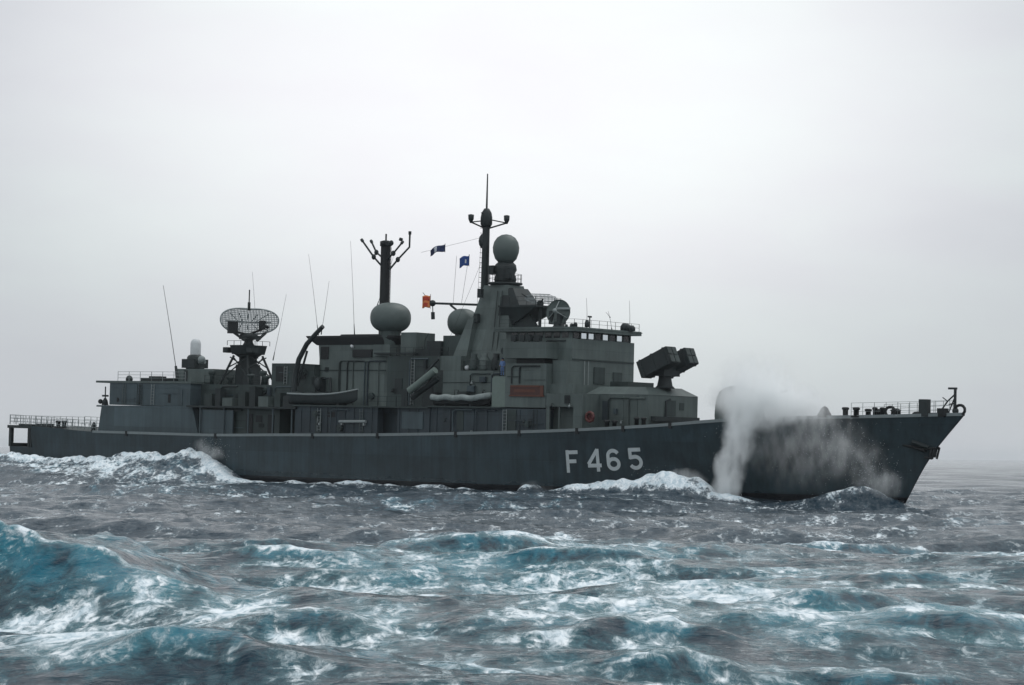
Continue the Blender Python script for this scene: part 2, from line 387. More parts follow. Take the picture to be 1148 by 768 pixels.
# whip antennas
def whip(a, b, r=.035, base=.13, name='whip_antenna'):
    a, b = Vector(a), Vector(b); m = MB().tube([a, a + (b - a) * .13], base, 7, base * .55).tube([a + (b - a) * .13, a + (b - a) * .5 + Vector((.04, 0, .0)), b], r, 5, r * .55)
    return part(m, name, 'dark')
whip((-29.17, -5.00, 11.92), (-31.97, -5.00, 22.23), .045, .25)
for a, b in (((-23.83, 2.00, 14.36), (-25.09, 2.00, 24.04)), ((-18.40, -1.00, 14.05), (-16.64, -1.00, 21.21)), ((-13.58, 1.00, 16.83), (-15.41, 1.00, 25.69)), ((-10.26, -2.00, 16.76), (-9.30, -2.00, 22.44)), ((-7.27, 0.00, 16.65), (-8.24, 0.00, 26.84)),
             ((26.89, -4.00, 17.10), (26.75, -4.00, 19.92)), ((26.79, 3.00, 17.11), (26.65, 3.00, 20.08)), ((26.11, 1.00, 17.10), (25.62, 1.00, 18.93)), ((25.86, 1.00, 18.32), (25.30, 1.00, 18.85)), ((-6.08, 2.00, 19.78), (-3.84, 2.00, 25.14))):
    whip(a, b, .025, .07)

# amidships deckhouses between hangar and funnel
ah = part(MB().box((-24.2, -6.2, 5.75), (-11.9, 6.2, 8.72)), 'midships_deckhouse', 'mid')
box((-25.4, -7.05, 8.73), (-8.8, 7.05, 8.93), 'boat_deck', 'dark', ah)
for u in (-23.3, -19.6, -15.9, -12.2, -9.4): part(MB().tube([(u, -6.9, float(zdeck(u))), (u, -6.9, 8.73)], .09), 'stanchion', 'hang', ah)
box((-23.6, -6.75, 5.95), (-18.4, -6.6, 8.5), 'bulkhead_screen', 'hang', ah)
door(-16.8, -6.2, 6.1, ah, .9, 2, 'black'); door(-13.6, -6.2, 6.1, ah, .9, 2, 'black'); vent(-15.4, -6.2, 7.3, ah)
md = box((-26.4, -4, 8.931), (-9, 4, 11.3), 'vent_house', 'mid')
for u, v, z0, du, dv, dz, mt in ((-24.8, -5, 8.94, 1.2, 1., 1.3, 'mid'), (-22.9, -5.2, 8.94, .8, .8, 1.9, 'dark'), (-21.4, -5.5, 8.94, 1.5, 1.2, .9, 'sup'), (-19.2, -5.3, 8.94, 1.1, 1.1, 1.6, 'mid'),
                                 (-17.4, -5.4, 8.94, .9, 1.2, 2.1, 'dark'), (-15.8, -5.6, 8.94, 1.5, 1.3, 1.1, 'sup'), (-13.8, -5.2, 8.94, .9, .9, 1.5, 'mid'), (-12.3, -5.4, 8.94, 1.2, 1., 1.2, 'dark')):
    box((u, v, z0), (u + du, v + dv, z0 + dz), 'deck_locker', mt, md)
for u, v, h in ((-25.6, -3.2, 1.6), (-25, -1, .9), (-19.7, -3, 1.2), (-18.4, -2.4, 1.6), (-17, -3.3, 1.0), (-27.9, -1, 0)):
    if h: part(MB().lathe((u, v, 11.3), [(.25, 0), (.22, h * .6), (.42, h * .75), (.42, h * .95), (.1, h)], 12), 'vent_pipe', 'mid', md)
th = box((-15.6, -3.9, 11.302), (-12., 1.5, 13.62), 'intake_house', 'mid')
box((-12., -3.9, 11.302), (-9.3, 1.5, 13.45), 'intake_house_step', 'mid', th)
box((-14.9, -3.9, 11.7), (-13.8, -3.97, 13.3), 'vent', 'black', th); box((-11.5, -3.9, 12.), (-10.5, -3.96, 13.1), 'vent', 'dark', th)
rail([(-26, -3.9, 11.3), (-20, -3.9, 11.3), (-16, -3.9, 11.3)], 1.0, 'railing', 1.5, 2, .025, md, 'dark')

# lattice tower with the long-range radar
LU = -23.3
lt = MB().box((LU - .95, -.95, 11.3), (LU + .95, .95, 13.6)).box((LU - .7, -.7, 13.6), (LU + .7, .7, 14.5))
lt.box((LU - 2.3, .3, 11.3), (LU - 1.2, 1.6, 12.5)).box((LU + 1.0, -1.5, 11.3), (LU + 2.3, -.2, 13.2))
for sx_ in (-1, 1):
    for sy_ in (-1, 1):
        lt.tube([(LU + sx_ * 2.3, sy_ * 2.1, 11.2), (LU + sx_ * 1.1, sy_ * 1.1, 14.6)], .13)
    for sy_ in (-1, 1):
        lt.tube([(LU + sx_ * 2.0, sy_ * 1.8, 12.1), (LU - sx_ * 1.2, sy_ * 1.2, 14.5)], .075)
        lt.tube([(LU + sx_ * 1.6, sy_ * 1.6, 13.2), (LU + sx_ * 1.6, -sy_ * 1.2, 14.4)], .07)
lt = part(lt, 'radar_tower', 'dark')
pf = MB(); O8 = [(math.cos(R(22.5 + 45 * k)), math.sin(R(22.5 + 45 * k))) for k in range(8)]
pf.add([(LU + 1.95 * x, 1.95 * y, 14.75) for x, y in O8] + [(LU + 2.2 * x, 2.2 * y, 15.7) for x, y in O8], [tuple(range(7, -1, -1)), tuple(range(8, 16))] + [(k, (k + 1) % 8, (k + 1) % 8 + 8, k + 8) for k in range(8)])
pf.lathe((LU, 0, 14.3), [(.9, 0), (1.6, .45)], 10).box((LU - 2.7, -1.3, 14.9), (LU - 1.9, -.2, 15.5)).box((LU + 1.6, -1.9, 14.9), (LU + 2.5, -.9, 15.4))
part(pf, 'radar_platform', 'dark', lt)
rail([(LU - 1.6, -1.7, 15.7), (LU + 1.6, -1.7, 15.7), (LU + 1.7, 1.6, 15.7)], .5, 'railing', 1.2, 1, .03, lt, 'dark')
ra = MB().lathe((LU, 0, 15.7), [(.7, 0), (.5, .35), (.45, .6), (.95, .8), (1.0, 1.2), (.5, 1.4)], 14)
ra = part(ra, 'search_radar', 'dark')
fa = R(-50.6 + 22); fx = Vector((math.cos(fa), math.sin(fa), 0)); wx = Vector((-fx.y, fx.x, 0)); zc = 18.35
def rp(w, h): return Vector((LU, 0, zc)) + wx * w + Vector((0, 0, h)) + fx * (.042 * w * w + .1 * h * h - .3)
rf = MB(); A, B = 3.3, 1.42
def hl(w): return B * (1 - abs(w / A) ** 2.6) ** (1 / 2.2)
for i in range(-19, 20):
    w = i * A / 19.5; h = hl(w)
    if h > .1: rf.tube([rp(w, -h + 2 * h * k / 6 + .18 * abs(w / A)) for k in range(7)], .05, 4)
for j in range(-6, 7):
    h = j * B / 6.6; wm = A * (1 - abs(h / B) ** 2.2) ** (1 / 2.6)
    rf.tube([rp(-wm + 2 * wm * k / 18, h + .18 * abs((-wm + 2 * wm * k / 18) / A)) for k in range(19)], .04, 4)
rim = [(A * math.copysign(abs(math.cos(t)) ** .77, math.cos(t)), B * math.copysign(abs(math.sin(t)) ** .9, math.sin(t))) for t in [2 * math.pi * k / 48 for k in range(49)]]
rf.tube([rp(w, h + .18 * abs(w / A)) for w, h in rim], .09, 5)
part(rf, 'reflector', 'mesh', ra)
bk = MB()
for w in (-2.2, -1.1, 0, 1.1, 2.2): bk.tube([rp(w, -.9) - fx * .1, rp(w * .4, 0) - fx * .8, rp(w, .9) - fx * .1], .06, 5)
bk.tube([rp(-2.6, 0) - fx * .3, rp(0, 0) - fx * .9, rp(2.6, 0) - fx * .3], .08)
bk.tube([rp(-1.9, -1.15) + fx * .1, rp(-.7, -2.1) + fx * .7], .16).tube([rp(1.9, -1.15) + fx * .1, rp(.7, -2.1) + fx * .7], .16).obox(rp(0, -1.75) + fx * .5, (fx, wx, Vector((0, 0, 1))), (.35, 1.15, .22))
part(bk, 'reflector_frame', 'dark', ra)
fh = MB().obox(rp(-2.15, -.75) + fx * 1.1, (fx, wx, Vector((0, 0, 1))), (.35, .5, .65)).obox(rp(1.3, -.35) + fx * 1., (fx, wx, Vector((0, 0, 1))), (.3, .3, .5))
fh.tube([rp(1.3, -.35) + fx, rp(2.1, -.55) + fx * .3], .2).tube([rp(-2.15, -1.1) + fx, rp(0, -1.4)], .1).tube([rp(1.3, -.8) + fx, rp(0, -1.4)], .12)
part(fh, 'feed_horn', 'black', ra)
part(MB().tube([(LU - .1, 0, 19.6), (LU - .1, 0, 20.5)], .16, 8).tube([(LU - .1, 0, 20.4), (LU - .1, 0, 21.9)], .07, 6), 'identification_antenna', 'dark', ra)

# funnel
fn = MB()
def rrect(u0, u1, v0, v1, r, n=5):
    o = []
    for cx, cy_, a in ((u1 - r, v1 - r, 0), (u0 + r, v1 - r, 90), (u0 + r, v0 + r, 180), (u1 - r, v0 + r, 270)):
        o += [(cx + r * math.cos(R(a + 90 * i / n)), cy_ + r * math.sin(R(a + 90 * i / n))) for i in range(n + 1)]
    return o
def stack(rings):
    m = MB(); v = []; f = []; n = len(rings[0][0])
    for rg, z in rings: v += [(x, y, z if not callable(z) else z(x)) for x, y in rg]
    for i in range(len(rings) - 1):
        for k in range(n): f.append((i*n+k, i*n+(k+1) % n, (i+1)*n+(k+1) % n, (i+1)*n+k))
    f += [tuple(range(n-1, -1, -1)), tuple((len(rings)-1)*n+k for k in range(n))]
    m.add(v, f); return m
fu = part(stack([(rrect(-10.1, .9, -3.1, 3.1, 1.3), 8.931), (rrect(-10.1, .9, -3.1, 3.1, 1.3), 14.2), (rrect(-10.3, .8, -3.05, 3.05, 1.2), 16.0)]), 'funnel', 'sup')
part(stack([(rrect(-10.5, .8, -3.1, 3.1, 1.2), 15.6), (rrect(-11.6, 1.2, -3.35, 3.35, 1.), 16.35), (rrect(-11.8, 1.2, -3.35, 3.35, 1.), 16.55)]), 'funnel_cap', 'black', fu)
part(stack([(rrect(-8, -.5, -2.2, 2.2, 1.), 16.5), (rrect(-7.8, -.7, -2.1, 2.1, .9), 16.75)]), 'uptake', 'black', fu)
box((-9.1, -3.1, 14.1), (-8.0, -3.18, 15.4), 'vent', 'black', fu); box((-4.4, -3.1, 14.3), (-1.7, -3.3, 15.1), 'vent', 'black', fu)
part(MB().tube([(-4.6, -3.3, 15.5), (-4.3, -3.35, 15.35)], .14, 8), 'floodlight', 'white', fu)
part(MB().tube([(-10.1, -3.12, 12.9), (.2, -3.12, 12.95)], .06), 'pipe_run', 'mid', fu)
part(MB().box((-9.6, -3.9, 10.3), (-8.3, -3.12, 12.2)).tube([(-8.2, -3.6, 12), (-7.2, -3.6, 12.1), (-7, -3.6, 10.4)], .13), 'pipe_run', 'dark', fu)
part(MB().ball((-8.4, -4.2, 11.4), (.45, .7), 12, 8).box((-9.2, -4.6, 9.9), (-7.2, -3.9, 10.6)), 'winch', 'dark', fu)

# boat crane: curved arm
cr = MB().tube([(-11., -5., 8.93), (-11.05, -5., 10.6), (-10.95, -5, 12.4), (-10.5, -5, 14.), (-9.4, -5, 15.6), (-8.1, -5, 16.7), (-7.12, -5.00, 17.44)], .3, 8, .24)
cr.box((-11.6, -5.5, 8.94), (-10.4, -4.5, 10.4)).tube([(-10.9, -4.7, 11.2), (-9.6, -4.7, 14.9)], .12)
part(cr, 'boat_crane', 'dark')

# midships side wall below the funnel
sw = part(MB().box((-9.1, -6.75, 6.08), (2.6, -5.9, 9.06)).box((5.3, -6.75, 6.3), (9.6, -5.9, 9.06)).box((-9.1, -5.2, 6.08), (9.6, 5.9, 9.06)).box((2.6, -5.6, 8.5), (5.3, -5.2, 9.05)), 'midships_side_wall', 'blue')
box((-9.2, -7.1, 9.061), (9.6, 7.1, 9.2), 'boat_deck', 'mid', sw)
for u in np.arange(-8.2, 9.3, 1.25):
    if not 2.4 < u < 5.3: part(MB().box((u, -6.83, 6.4), (u + .1, -6.752, 9.0)), 'wall_rib', 'blue', sw)
part(MB().tube([(-2.5, -6.95, 7.55), (1.2, -6.95, 7.62)], .16, 8).box((-2.3, -7., 7.2), (-2.1, -6.75, 7.5)).box((.8, -7., 7.2), (1., -6.75, 7.5)), 'stowed_gangway', 'pale', sw)
door(-6.1, -6.75, 6.3, sw, .85, 1.9, 'mid'); vent(-4.4, -6.75, 8.0, sw, 1.1, .5)
rail([(1.5, -7., 9.2), (5.3, -7., 9.2), (8.8, -7, 9.2)], 1., 'railing', 1.3, 2, .025, sw, 'dark')
box((6.0, -6.76, 7.0), (8.8, -6.85, 8.7), 'vent_panel', 'hang', sw)

# aft mast deckhouse, satellite dome, boxes
mh = box((.9, -3.6, 9.201), (9., 3.6, 14.4), 'mast_house', 'mid')
part(MB().box((-.8, -3.2, 14.6), (4.6, -3.9, 14.75)), 'ledge', 'dark', mh)
for u, z in ((2, 10.5), (4, 10.4), (6.2, 10.6)): vent(u, -3.6, z, mh, 1., 1.6, 'dark')
door(3.0, -3.62, 9.2, mh, .8, 1.8)
box((2.0, -2.9, 14.4), (4.1, 0, 16.85), 'equipment_box', 'sup', mh)
box((4.1, -3.0, 14.4), (5.6, .5, 15.15), 'equipment_box', 'dark', mh); box((5.6, -3.0, 14.4), (7.5, .5, 15.95), 'equipment_box', 'dark', mh); box((7.5, -2.6, 14.4), (10.3, 2.5, 16.5), 'equipment_box', 'mid', mh)
part(MB().tube([(4.5, -2, 15.2), (4.5, -2, 16.1), (5., -2, 16.8)], .035, 5), 'whip_antenna', 'dark', mh)
DC = (0.04, -2.40, 18.43)
sd_ = part(MB().ball((DC[0], DC[1], 18.4), (2.12, 1.58), 32, 18, .86), 'satellite_dome', 'radome')
part(MB().lathe((DC[0], DC[1], 14.4), [(.75, 0), (.7, 1.2), (1.0, 2.0), (1.15, 2.6), (1.2, 2.75)], 16).box((DC[0] - 1.4, DC[1] - 1, 14.4), (DC[0] + .9, DC[1] + 1.2, 15.6)), 'dome_pedestal', 'sup', sd_)
D2 = (6.12, 2.00, 18.14)
s2 = part(MB().ball((D2[0], 2., 18.1), (1.62, 1.42), 28, 16, .9), 'satellite_dome', 'radome')
part(MB().lathe((D2[0], 2., 15.9), [(.9, 0), (.7, .5), (.9, 1.2)], 14).box((D2[0] - 1.4, .6, 14.4), (D2[0] + 1.4, 3.4, 16.)), 'dome_pedestal', 'mid', s2)

# aft pole mast with antenna arms
am = MB().tube([(-3.12, 0, 16.5), (-3.12, 0, 26.5)], .52, 12).lathe((-3.12, 0, 26.5), [(.62, -.4), (.62, .1), (.3, .2)], 10).tube([(-3.12, 0, 26.5), (-3.12, 0, 27.4)], .09)
for z in np.arange(17.5, 26, .45): am.tube([(-2.6, -.3, z), (-2.6, .3, z)], .035, 4)
am.tube([(-2.62, -.3, 17), (-2.62, -.3, 26)], .035, 4).tube([(-2.62, .3, 17), (-2.62, .3, 26)], .035, 4)
am = part(am, 'aft_mast', 'black')
for pts in ([(-2.82, -0.30, 23.54), (-3.97, -0.90, 24.93), (-5.10, -1.40, 26.53)], [(-3.67, 0.30, 24.83), (-5.00, 0.60, 25.55), (-6.06, 1.00, 26.65)], [(-2.31, -0.30, 23.53), (-1.82, 0.50, 24.70), (-0.59, 0.90, 26.00), (-0.58, 0.90, 27.31)], [(-2.52, -0.40, 24.65), (-1.29, -0.80, 25.24), (0.17, -1.20, 26.19)]):
    m = MB().tube(pts, .1, 6)
    for p in pts[1:2]: m.ball(p, (.24, .3), 10, 8)
    m.tube([pts[-1], Vector(pts[-1]) + (Vector(pts[-1]) - Vector(pts[-2])).normalized() * .35], .16, 6)
    part(m, 'antenna_arm', 'dark', am)
part(MB().tube([(-3.1, -.2, 26.2), (-1.9, -.6, 26.25)], .09).ball((-1.8, -.6, 26.35), (.25, .3), 8, 6).tube([(-0.70, -0.40, 26.56), (-0.58, -0.40, 26.84)], .2), 'antenna_arm', 'dark', am)

# bridge deckhouse amidships with RIB bay
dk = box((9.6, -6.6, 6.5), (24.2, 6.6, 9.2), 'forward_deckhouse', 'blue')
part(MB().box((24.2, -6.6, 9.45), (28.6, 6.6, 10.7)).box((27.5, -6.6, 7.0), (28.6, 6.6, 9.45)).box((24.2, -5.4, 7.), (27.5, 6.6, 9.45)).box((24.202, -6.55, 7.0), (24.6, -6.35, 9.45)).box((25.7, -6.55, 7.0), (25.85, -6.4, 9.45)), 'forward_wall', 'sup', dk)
box((9.6, -7.05, 9.201), (19., 7.05, 9.33), 'boat_deck', 'mid', dk)
for u in (10.4, 12.2, 15.2, 16.9, 21, 22.6): part(MB().box((u, -6.68, 6.8), (u + .09, -6.602, 9.1)), 'wall_rib', 'blue', dk)
door(13.1, -6.6, 7., dk, .85, 1.9, 'mid'); door(18.5, -6.6, 7.1, dk, .85, 1.9, 'blue')
box((19.2, -6.62, 7), (20.6, -6.7, 9.1), 'vent_panel', 'mid', dk)
ud = box((9.7, -5., 9.331), (17.5, 5., 12.9), 'upper_deckhouse', 'sup')
part(MB().tube([(9.7, -5.04, 11.7), (17.4, -5.04, 11.75)], .04), 'pipe_run', 'mid', ud)
box((9.3, -4.99, 12.9), (12., -3.2, 14.35), 'deck_locker', 'sup', ud)
for k, (u, v) in enumerate(((13.3, -4.5), (14.6, -4.4), (16., -4.3))):
    part(MB().lathe((u, v, 12.9), [(.5, 0), (.55, .3), (.5, 1. + .2 * (k % 2)), (.3, 1.4), (.35, 1.7)], 12), 'vent_pipe', ('mid', 'sup', 'dark')[k], ud)
part(MB().ball((12.6, -4.7, 13.2), (.28, .25), 10, 8), 'floodlight', 'white', ud)
rail([(12., -4.95, 12.9), (17.4, -4.95, 12.9)], 1., 'railing', 1.1, 2, .025, ud, 'dark')
# davit arms sloping aft of the upper deckhouse
dv = MB().tube([(6.16, -6.00, 10.82), (7.68, -6.00, 11.72), (9.54, -6.00, 12.89)], .38, 8)
part(dv, 'torpedo_crane', 'canvas'); 
part(MB().tube([(6.00, -5.40, 10.12), (9.51, -5.40, 12.11)], .3, 8).tube([(6.73, -5.20, 11.74), (9.27, -5.20, 14.07)], .13).box((7.6, -5.6, 9.2), (9.4, -4.4, 10.6)), 'crane_base', 'dark')

# mast tower
tw = MB().frustum((8.2, 16.2, -3., 3.), 12.9, (10.3, 15.5, -1.9, 1.9), 17.3).frustum((10.3, 15.5, -1.9, 1.9), 17.3, (11.6, 14.7, -1.25, 1.25), 21.6)
tw = part(tw, 'mast_tower', 'sup')
part(MB().box((8.6, -4.6, 12.9), (17., 4.6, 13.9)), 'tower_base', 'mid', tw)
part(MB().frustum((9., 11.2, -3.6, -2.), 12.91, (10.6, 11.3, -2.4, -1.6), 18.2), 'tower_buttress', 'sup', tw)
part(MB().lathe((13.3, 0, 21.6), [(1.3, 0), (1.75, .12), (1.75, .3)], 20), 'tower_platform', 'dark', tw)
for u, z in ((11.6, 20.3), (11.2, 17.8)): box((u, -1.9, z), (u + .5, -2.3, z + .9), 'junction_box', 'dark', tw)
part(MB().tube([(13.9, -2.6, 14), (13.6, -1.5, 21)], .05).tube([(14.5, -2.6, 14), (14.2, -1.5, 21)], .05), 'ladder', 'mid', tw)
# forward tower platform carrying the navigation radar
fp = MB().frustum((13.5, 15.5, -1.4, 1.4), 17.6, (14.3, 18.9, -2., 2.), 19.3).box((14.2, -2.1, 19.3), (19., 2.1, 19.5)).frustum((14.2, 16.6, -1.7, 1.7), 19.5, (13.9, 15.3, -1.2, 1.2), 21.3)
fp.prism([(15.2, 17.2), (18.7, 17.2), (17.2, 18.9), (16.6, 18.9)], -1.2, -.9)
part(fp, 'radar_shelf', 'dark', tw)
# egg shaped fire control dome
eg = part(MB().lathe((13.3, 0, 21.9), [(1., 0), (1.15, .3), (.95, .9), (1.15, 1.3), (1.05, 1.8), (.75, 2.1)], 20).box((12.1, -1.2, 22.7), (12.7, -.7, 23.6)).box((14., -.9, 22.3), (14.6, -.3, 23.2)), 'fire_control_radar', 'dark')
part(MB().lathe((13.3, 0, 25.35), [(.7, -1.45), (1.08, -1.05), (1.3, -.4), (1.34, .1), (1.22, .65), (.92, 1.1), (.5, 1.36), (.04, 1.45)], 28), 'radome', 'radome', eg)
# main pole mast
pm = MB().tube([(10.62, 0, 13.9), (10.62, 0, 29.2)], .44, 10, .36).tube([(10.62, 0, 29.), (10.62, 0, 33.05)], .11, 6, .06)
pm.lathe((10.62, 0, 27.6), [(.42, 0), (.6, .3), (.6, 1.0), (.5, 1.5), (.25, 1.9)], 10)
for z in np.arange(15, 28, .5): pm.tube([(10.2, -.42, z), (10.2, .1, z)], .03, 4)
pm = part(pm, 'main_mast', 'dark')
for a, b, c in (((10.73, 0.00, 27.40), (9.42, -1.00, 28.09), (9.29, -1.00, 28.55)), ((10.97, 0.00, 27.48), (12.46, 1.00, 28.05), (12.57, 1.00, 28.32))):
    m = MB().tube([a, b], .08).tube([(a[0], a[1], a[2] + .9), b], .06).lathe(b, [(.1, -.1), (.28, .3), (.3, .75), (.1, .8)], 8)
    part(m, 'antenna_arm', 'dark', pm)
part(MB().tube([(10.6, -.8, 29.), (10.6, .8, 29.)], .06).ball((10.3, 0, 26.2), (.5, .8), 8, 6), 'antenna_bracket', 'dark', pm)
# signal yard reaching aft, with brace
yd = MB().tube([(9.73, 1.50, 19.80), (2.32, 1.50, 20.10)], .12).tube([(4.79, 1.50, 19.88), (7.51, 1.50, 18.19)], .12).ball((2.32, 1.50, 20.10), (.34, .34), 10, 8).tube([(2.32, 1.50, 20.01), (2.39, 1.50, 19.17)], .05).tube([(2.39, 1.50, 19.17), (2.44, 1.50, 18.43)], .2)
yd.tube([(2.07, 1.50, 20.20), (0.92, 1.50, 21.24)], .03, 4)
part(yd, 'signal_yard', 'dark')
for a, b in (((10.22, 0.50, 26.73), (0.52, 1.50, 25.45)), ((5.72, 1.20, 24.91), (5.15, 1.50, 19.96)), ((9.11, 1.00, 25.90), (8.41, 1.50, 19.82)), ((7.41, 1.20, 25.05), (6.25, 1.50, 19.86))):
    part(MB().tube([a, b], .016, 4), 'halyard', 'dark')

# navigation radar and tracking dish on the bridge roof
NU = 18.7
nr = part(MB().tube([(NU, -1, 16.9), (NU, -1, 19.7)], .16, 8).lathe((NU, -1, 19.2), [(.3, 0), (.35, .6), (.2, .8)], 10).tube([(NU - .8, -.2, 17), (NU, -1, 18.6)], .07), 'navigation_radar', 'dark')
na = R(-50.6 + 12); nf = Vector((math.cos(na), math.sin(na), 0)); nw = Vector((-nf.y, nf.x, 0))
ns = MB()
def npnt(w, h): return Vector((NU, -1, 20.15)) + nw * w + Vector((0, 0, h)) + nf * (.12 * w * w + .2 * h * h)
for i in range(-12, 13):
    w = i * 1.6 / 12; h = .5 * math.sqrt(max(0, 1 - (w / 1.68) ** 2))
    ns.tube([npnt(w, -h), npnt(w, 0), npnt(w, h)], .035, 4)
for h in (-.45, -.22, 0, .22, .45): wm = 1.65 * math.sqrt(1 - (h / .55) ** 2); ns.tube([npnt(-wm + 2 * wm * k / 8, h) for k in range(9)], .04, 4)
part(ns, 'reflector', 'mesh', nr)
part(MB().tube([npnt(0, -.4), npnt(0, -.1) + nf * 1.1], .09).tube([npnt(-1.4, .1), npnt(-2.1, .35) + nf * .5], .06), 'feed_horn', 'dark', nr)
TU = 21.1
ts = part(MB().lathe((TU, -1, 17.15), [(.8, 0), (.55, .3), (.5, .7)], 14).box((TU - .9, -1.5, 17.6), (TU - .5, -.5, 18.9)).box((TU + .1, -1.5, 17.6), (TU + .5, -.5, 18.6)), 'tracking_radar', 'dark')
ta = R(-50.6 - 25); tf = Vector((math.cos(ta), math.sin(ta), .12)).normalized(); tz = Vector((0, 0, 1)); tr = tf.cross(tz).normalized(); tz = tr.cross(tf)
dm = MB(); vv = []; ff = []
NR_, NS_ = 7, 28
for side in (0, 1):
    for i in range(NR_ + 1):
        r = 1.28 * i / NR_
        for k in range(NS_):
            t = 2 * math.pi * k / NS_; vv.append(Vector((TU, -1, 18.75)) + (tr * math.cos(t) + tz * math.sin(t)) * max(r, .01) + tf * (.3 * (r / 1.28) ** 2 - .06 * side - .05))
for side in (0, 1):
    o = side * (NR_ + 1) * NS_
    for i in range(NR_):
        for k in range(NS_):
            q = (o + i*NS_+k, o + i*NS_+(k+1) % NS_, o + (i+1)*NS_+(k+1) % NS_, o + (i+1)*NS_+k); ff.append(q if side else q[::-1])
o = NR_ * NS_; o2 = o + (NR_ + 1) * NS_
ff += [(o + k, o + (k+1) % NS_, o2 + (k+1) % NS_, o2 + k) for k in range(NS_)]
dm.add(vv, ff, True)
part(dm, 'dish', 'radome', ts)
hb = Vector((TU, -1, 18.75)); fe = MB()
for k in range(3): t = R(90 + 120 * k); fe.tube([hb + (tr * math.cos(t) + tz * math.sin(t)) * 1.1 + tf * .2, hb + tf * 1.1], .05, 5)
fe.ball(hb + tf * 1.1, (.22, .22), 10, 8); fe.obox(hb - tr * .55 + tf * .35 + tz * .35, (tr, tf, tz), (.75, .08, .1))
part(fe, 'feed_horn', 'pale', ts)

# bridge
br = part(MB().box((17., -5., 9.33), (25.9, 5., 16.0)).box((17.5, -4.7, 16.0), (25.6, 4.7, 16.7)), 'bridge', 'sup')
part(MB().box((16.4, -5.35, 16.7), (26.5, 5.35, 17.12)).box((16.6, -5.42, 16.95), (26.56, 5.42, 17.02)), 'bridge_roof', 'sup', br)
for i in range(8):
    v = -4.45 + i * 1.14
    part(MB().box((25.6, v, 16.08), (25.66, v + .92, 16.6)), 'window', 'glass' if i in (1, 2, 4, 6) else 'dglass', br)
    box((25.58, v + .92, 16.02), (25.72, v + 1.14, 16.68), 'window_frame', 'mid', br)
for i in range(7): part(MB().box((18.2 + i * 1.05, -4.7, 16.1), (18.95 + i * 1.05, -4.74, 16.6)), 'window', 'dglass', br)
part(MB().box((25.9, -4.9, 13.98), (26.02, 4.9, 14.1)).box((25.9, -2., 11.), (26.05, 4.8, 11.15)), 'ledge', 'mid', br)
part(MB().box((22.6, -6., 10.71), (26.9, 5., 11.6)), 'bridge_apron', 'sup', br)
part(MB().box((24.2, -5.7, 10.72), (25.95, -5.02, 13.9)), 'side_locker', 'sup', br)
part(MB().tube([(26.1, -3.2, 10.7), (26.1, -3.2, 13.9)], .05).tube([(26.1, -2.6, 10.7), (26.1, -2.6, 13.9)], .05), 'ladder', 'pale', br)
box((25.92, -1.5, 11.8), (26., .2, 13.4), 'vent_panel', 'mid', br); box((25.92, 1.6, 11.7), (26., 3., 13.), 'vent_panel', 'mid', br)
for p, r_, h in (((25.45, -4.50, 17.00), .2, .35), ((25.88, -4.50, 17.00), .2, .45), ((26.89, -4.00, 17.02), .22, .7), ((25.87, 3.50, 17.14), .5, .75), ((26.53, 3.50, 17.04), .45, .55), ((24.40, -4.00, 17.12), .15, .3)):
    part(MB().lathe((p[0], p[1], 17.12), [(r_, 0), (r_, h * .6), (r_ * .6, h)], 10), 'roof_fitting', 'dark', br)
part(MB().tube([(24.9, -1., 17.12), (24.9, -1., 18.3)], .06).tube([(24.9, -1.25, 18.3), (24.9, -.75, 18.3)], .09), 'roof_fitting', 'dark', br)
# starboard and port bridge wings
for sg in (-1, 1):
    w_ = part(MB().box((19.1, sg * 5.01, 9.33), (24.15, sg * 6.6, 13.55)), 'bridge_wing_house', 'sup', br)
    part(MB().box((19.0, sg * 5.01, 14.05), (24.3, sg * 6.95, 14.2)).box((19.0, sg * 6.83, 14.2), (24.3, sg * 6.95, 15.6)).box((24.18, sg * 5.01, 14.2), (24.3, sg * 6.83, 15.6)).box((19., sg * 5.01, 14.2), (19.12, sg * 6.83, 15.6)), 'bridge_wing', 'sup', br)
    part(MB().box((20.2, sg * 5.02, 13.56), (23.6, sg * 6.3, 14.04)), 'wing_shadow_gap', 'black', br)  # black block: the shadow gap under the wing put into its colour
for u, v in ((19.9, -6.3), (20.9, -6.2), (21.8, -6.4), (22.7, -6.2)):
    part(MB().tube([(u, v, 14.2), (u, v, 15.7)], .09).box((u - .3, v - .25, 15.7), (u + .3, v + .25, 16.3)), 'signal_lamp', 'dark', br)
part(MB().lathe((18.5, -5.6, 14.9), [(.1, 0), (.45, .1), (.45, .5), (.1, .6)], 12), 'signal_lamp', 'canvas', br)
nb = box((19.8, -6.62, 10.5), (23.9, -6.7, 11.45), 'name_board', 'boardred', br)
part(MB().box((19.7, -6.62, 10.38), (24., -6.74, 10.5)).box((19.9, -6.7, 11.3), (23.4, -6.74, 11.45)).box((23.55, -6.7, 10.5), (23.9, -6.75, 11.4)).box((20.3, -6.7, 10.8), (22.9, -6.72, 11.05)), 'board_trim', 'orange', br)
part(MB().box((17.5, -6.5, 12.15), (19.09, -5.01, 12.3)).box((17.45, -6.6, 9.34), (19.09, -6.35, 12.15)), 'lookout_platform', 'canvas', br)
rail([(17.55, -6.5, 12.3), (19., -6.5, 12.3)], .95, 'railing', .75, 2, .025, br, 'dark')

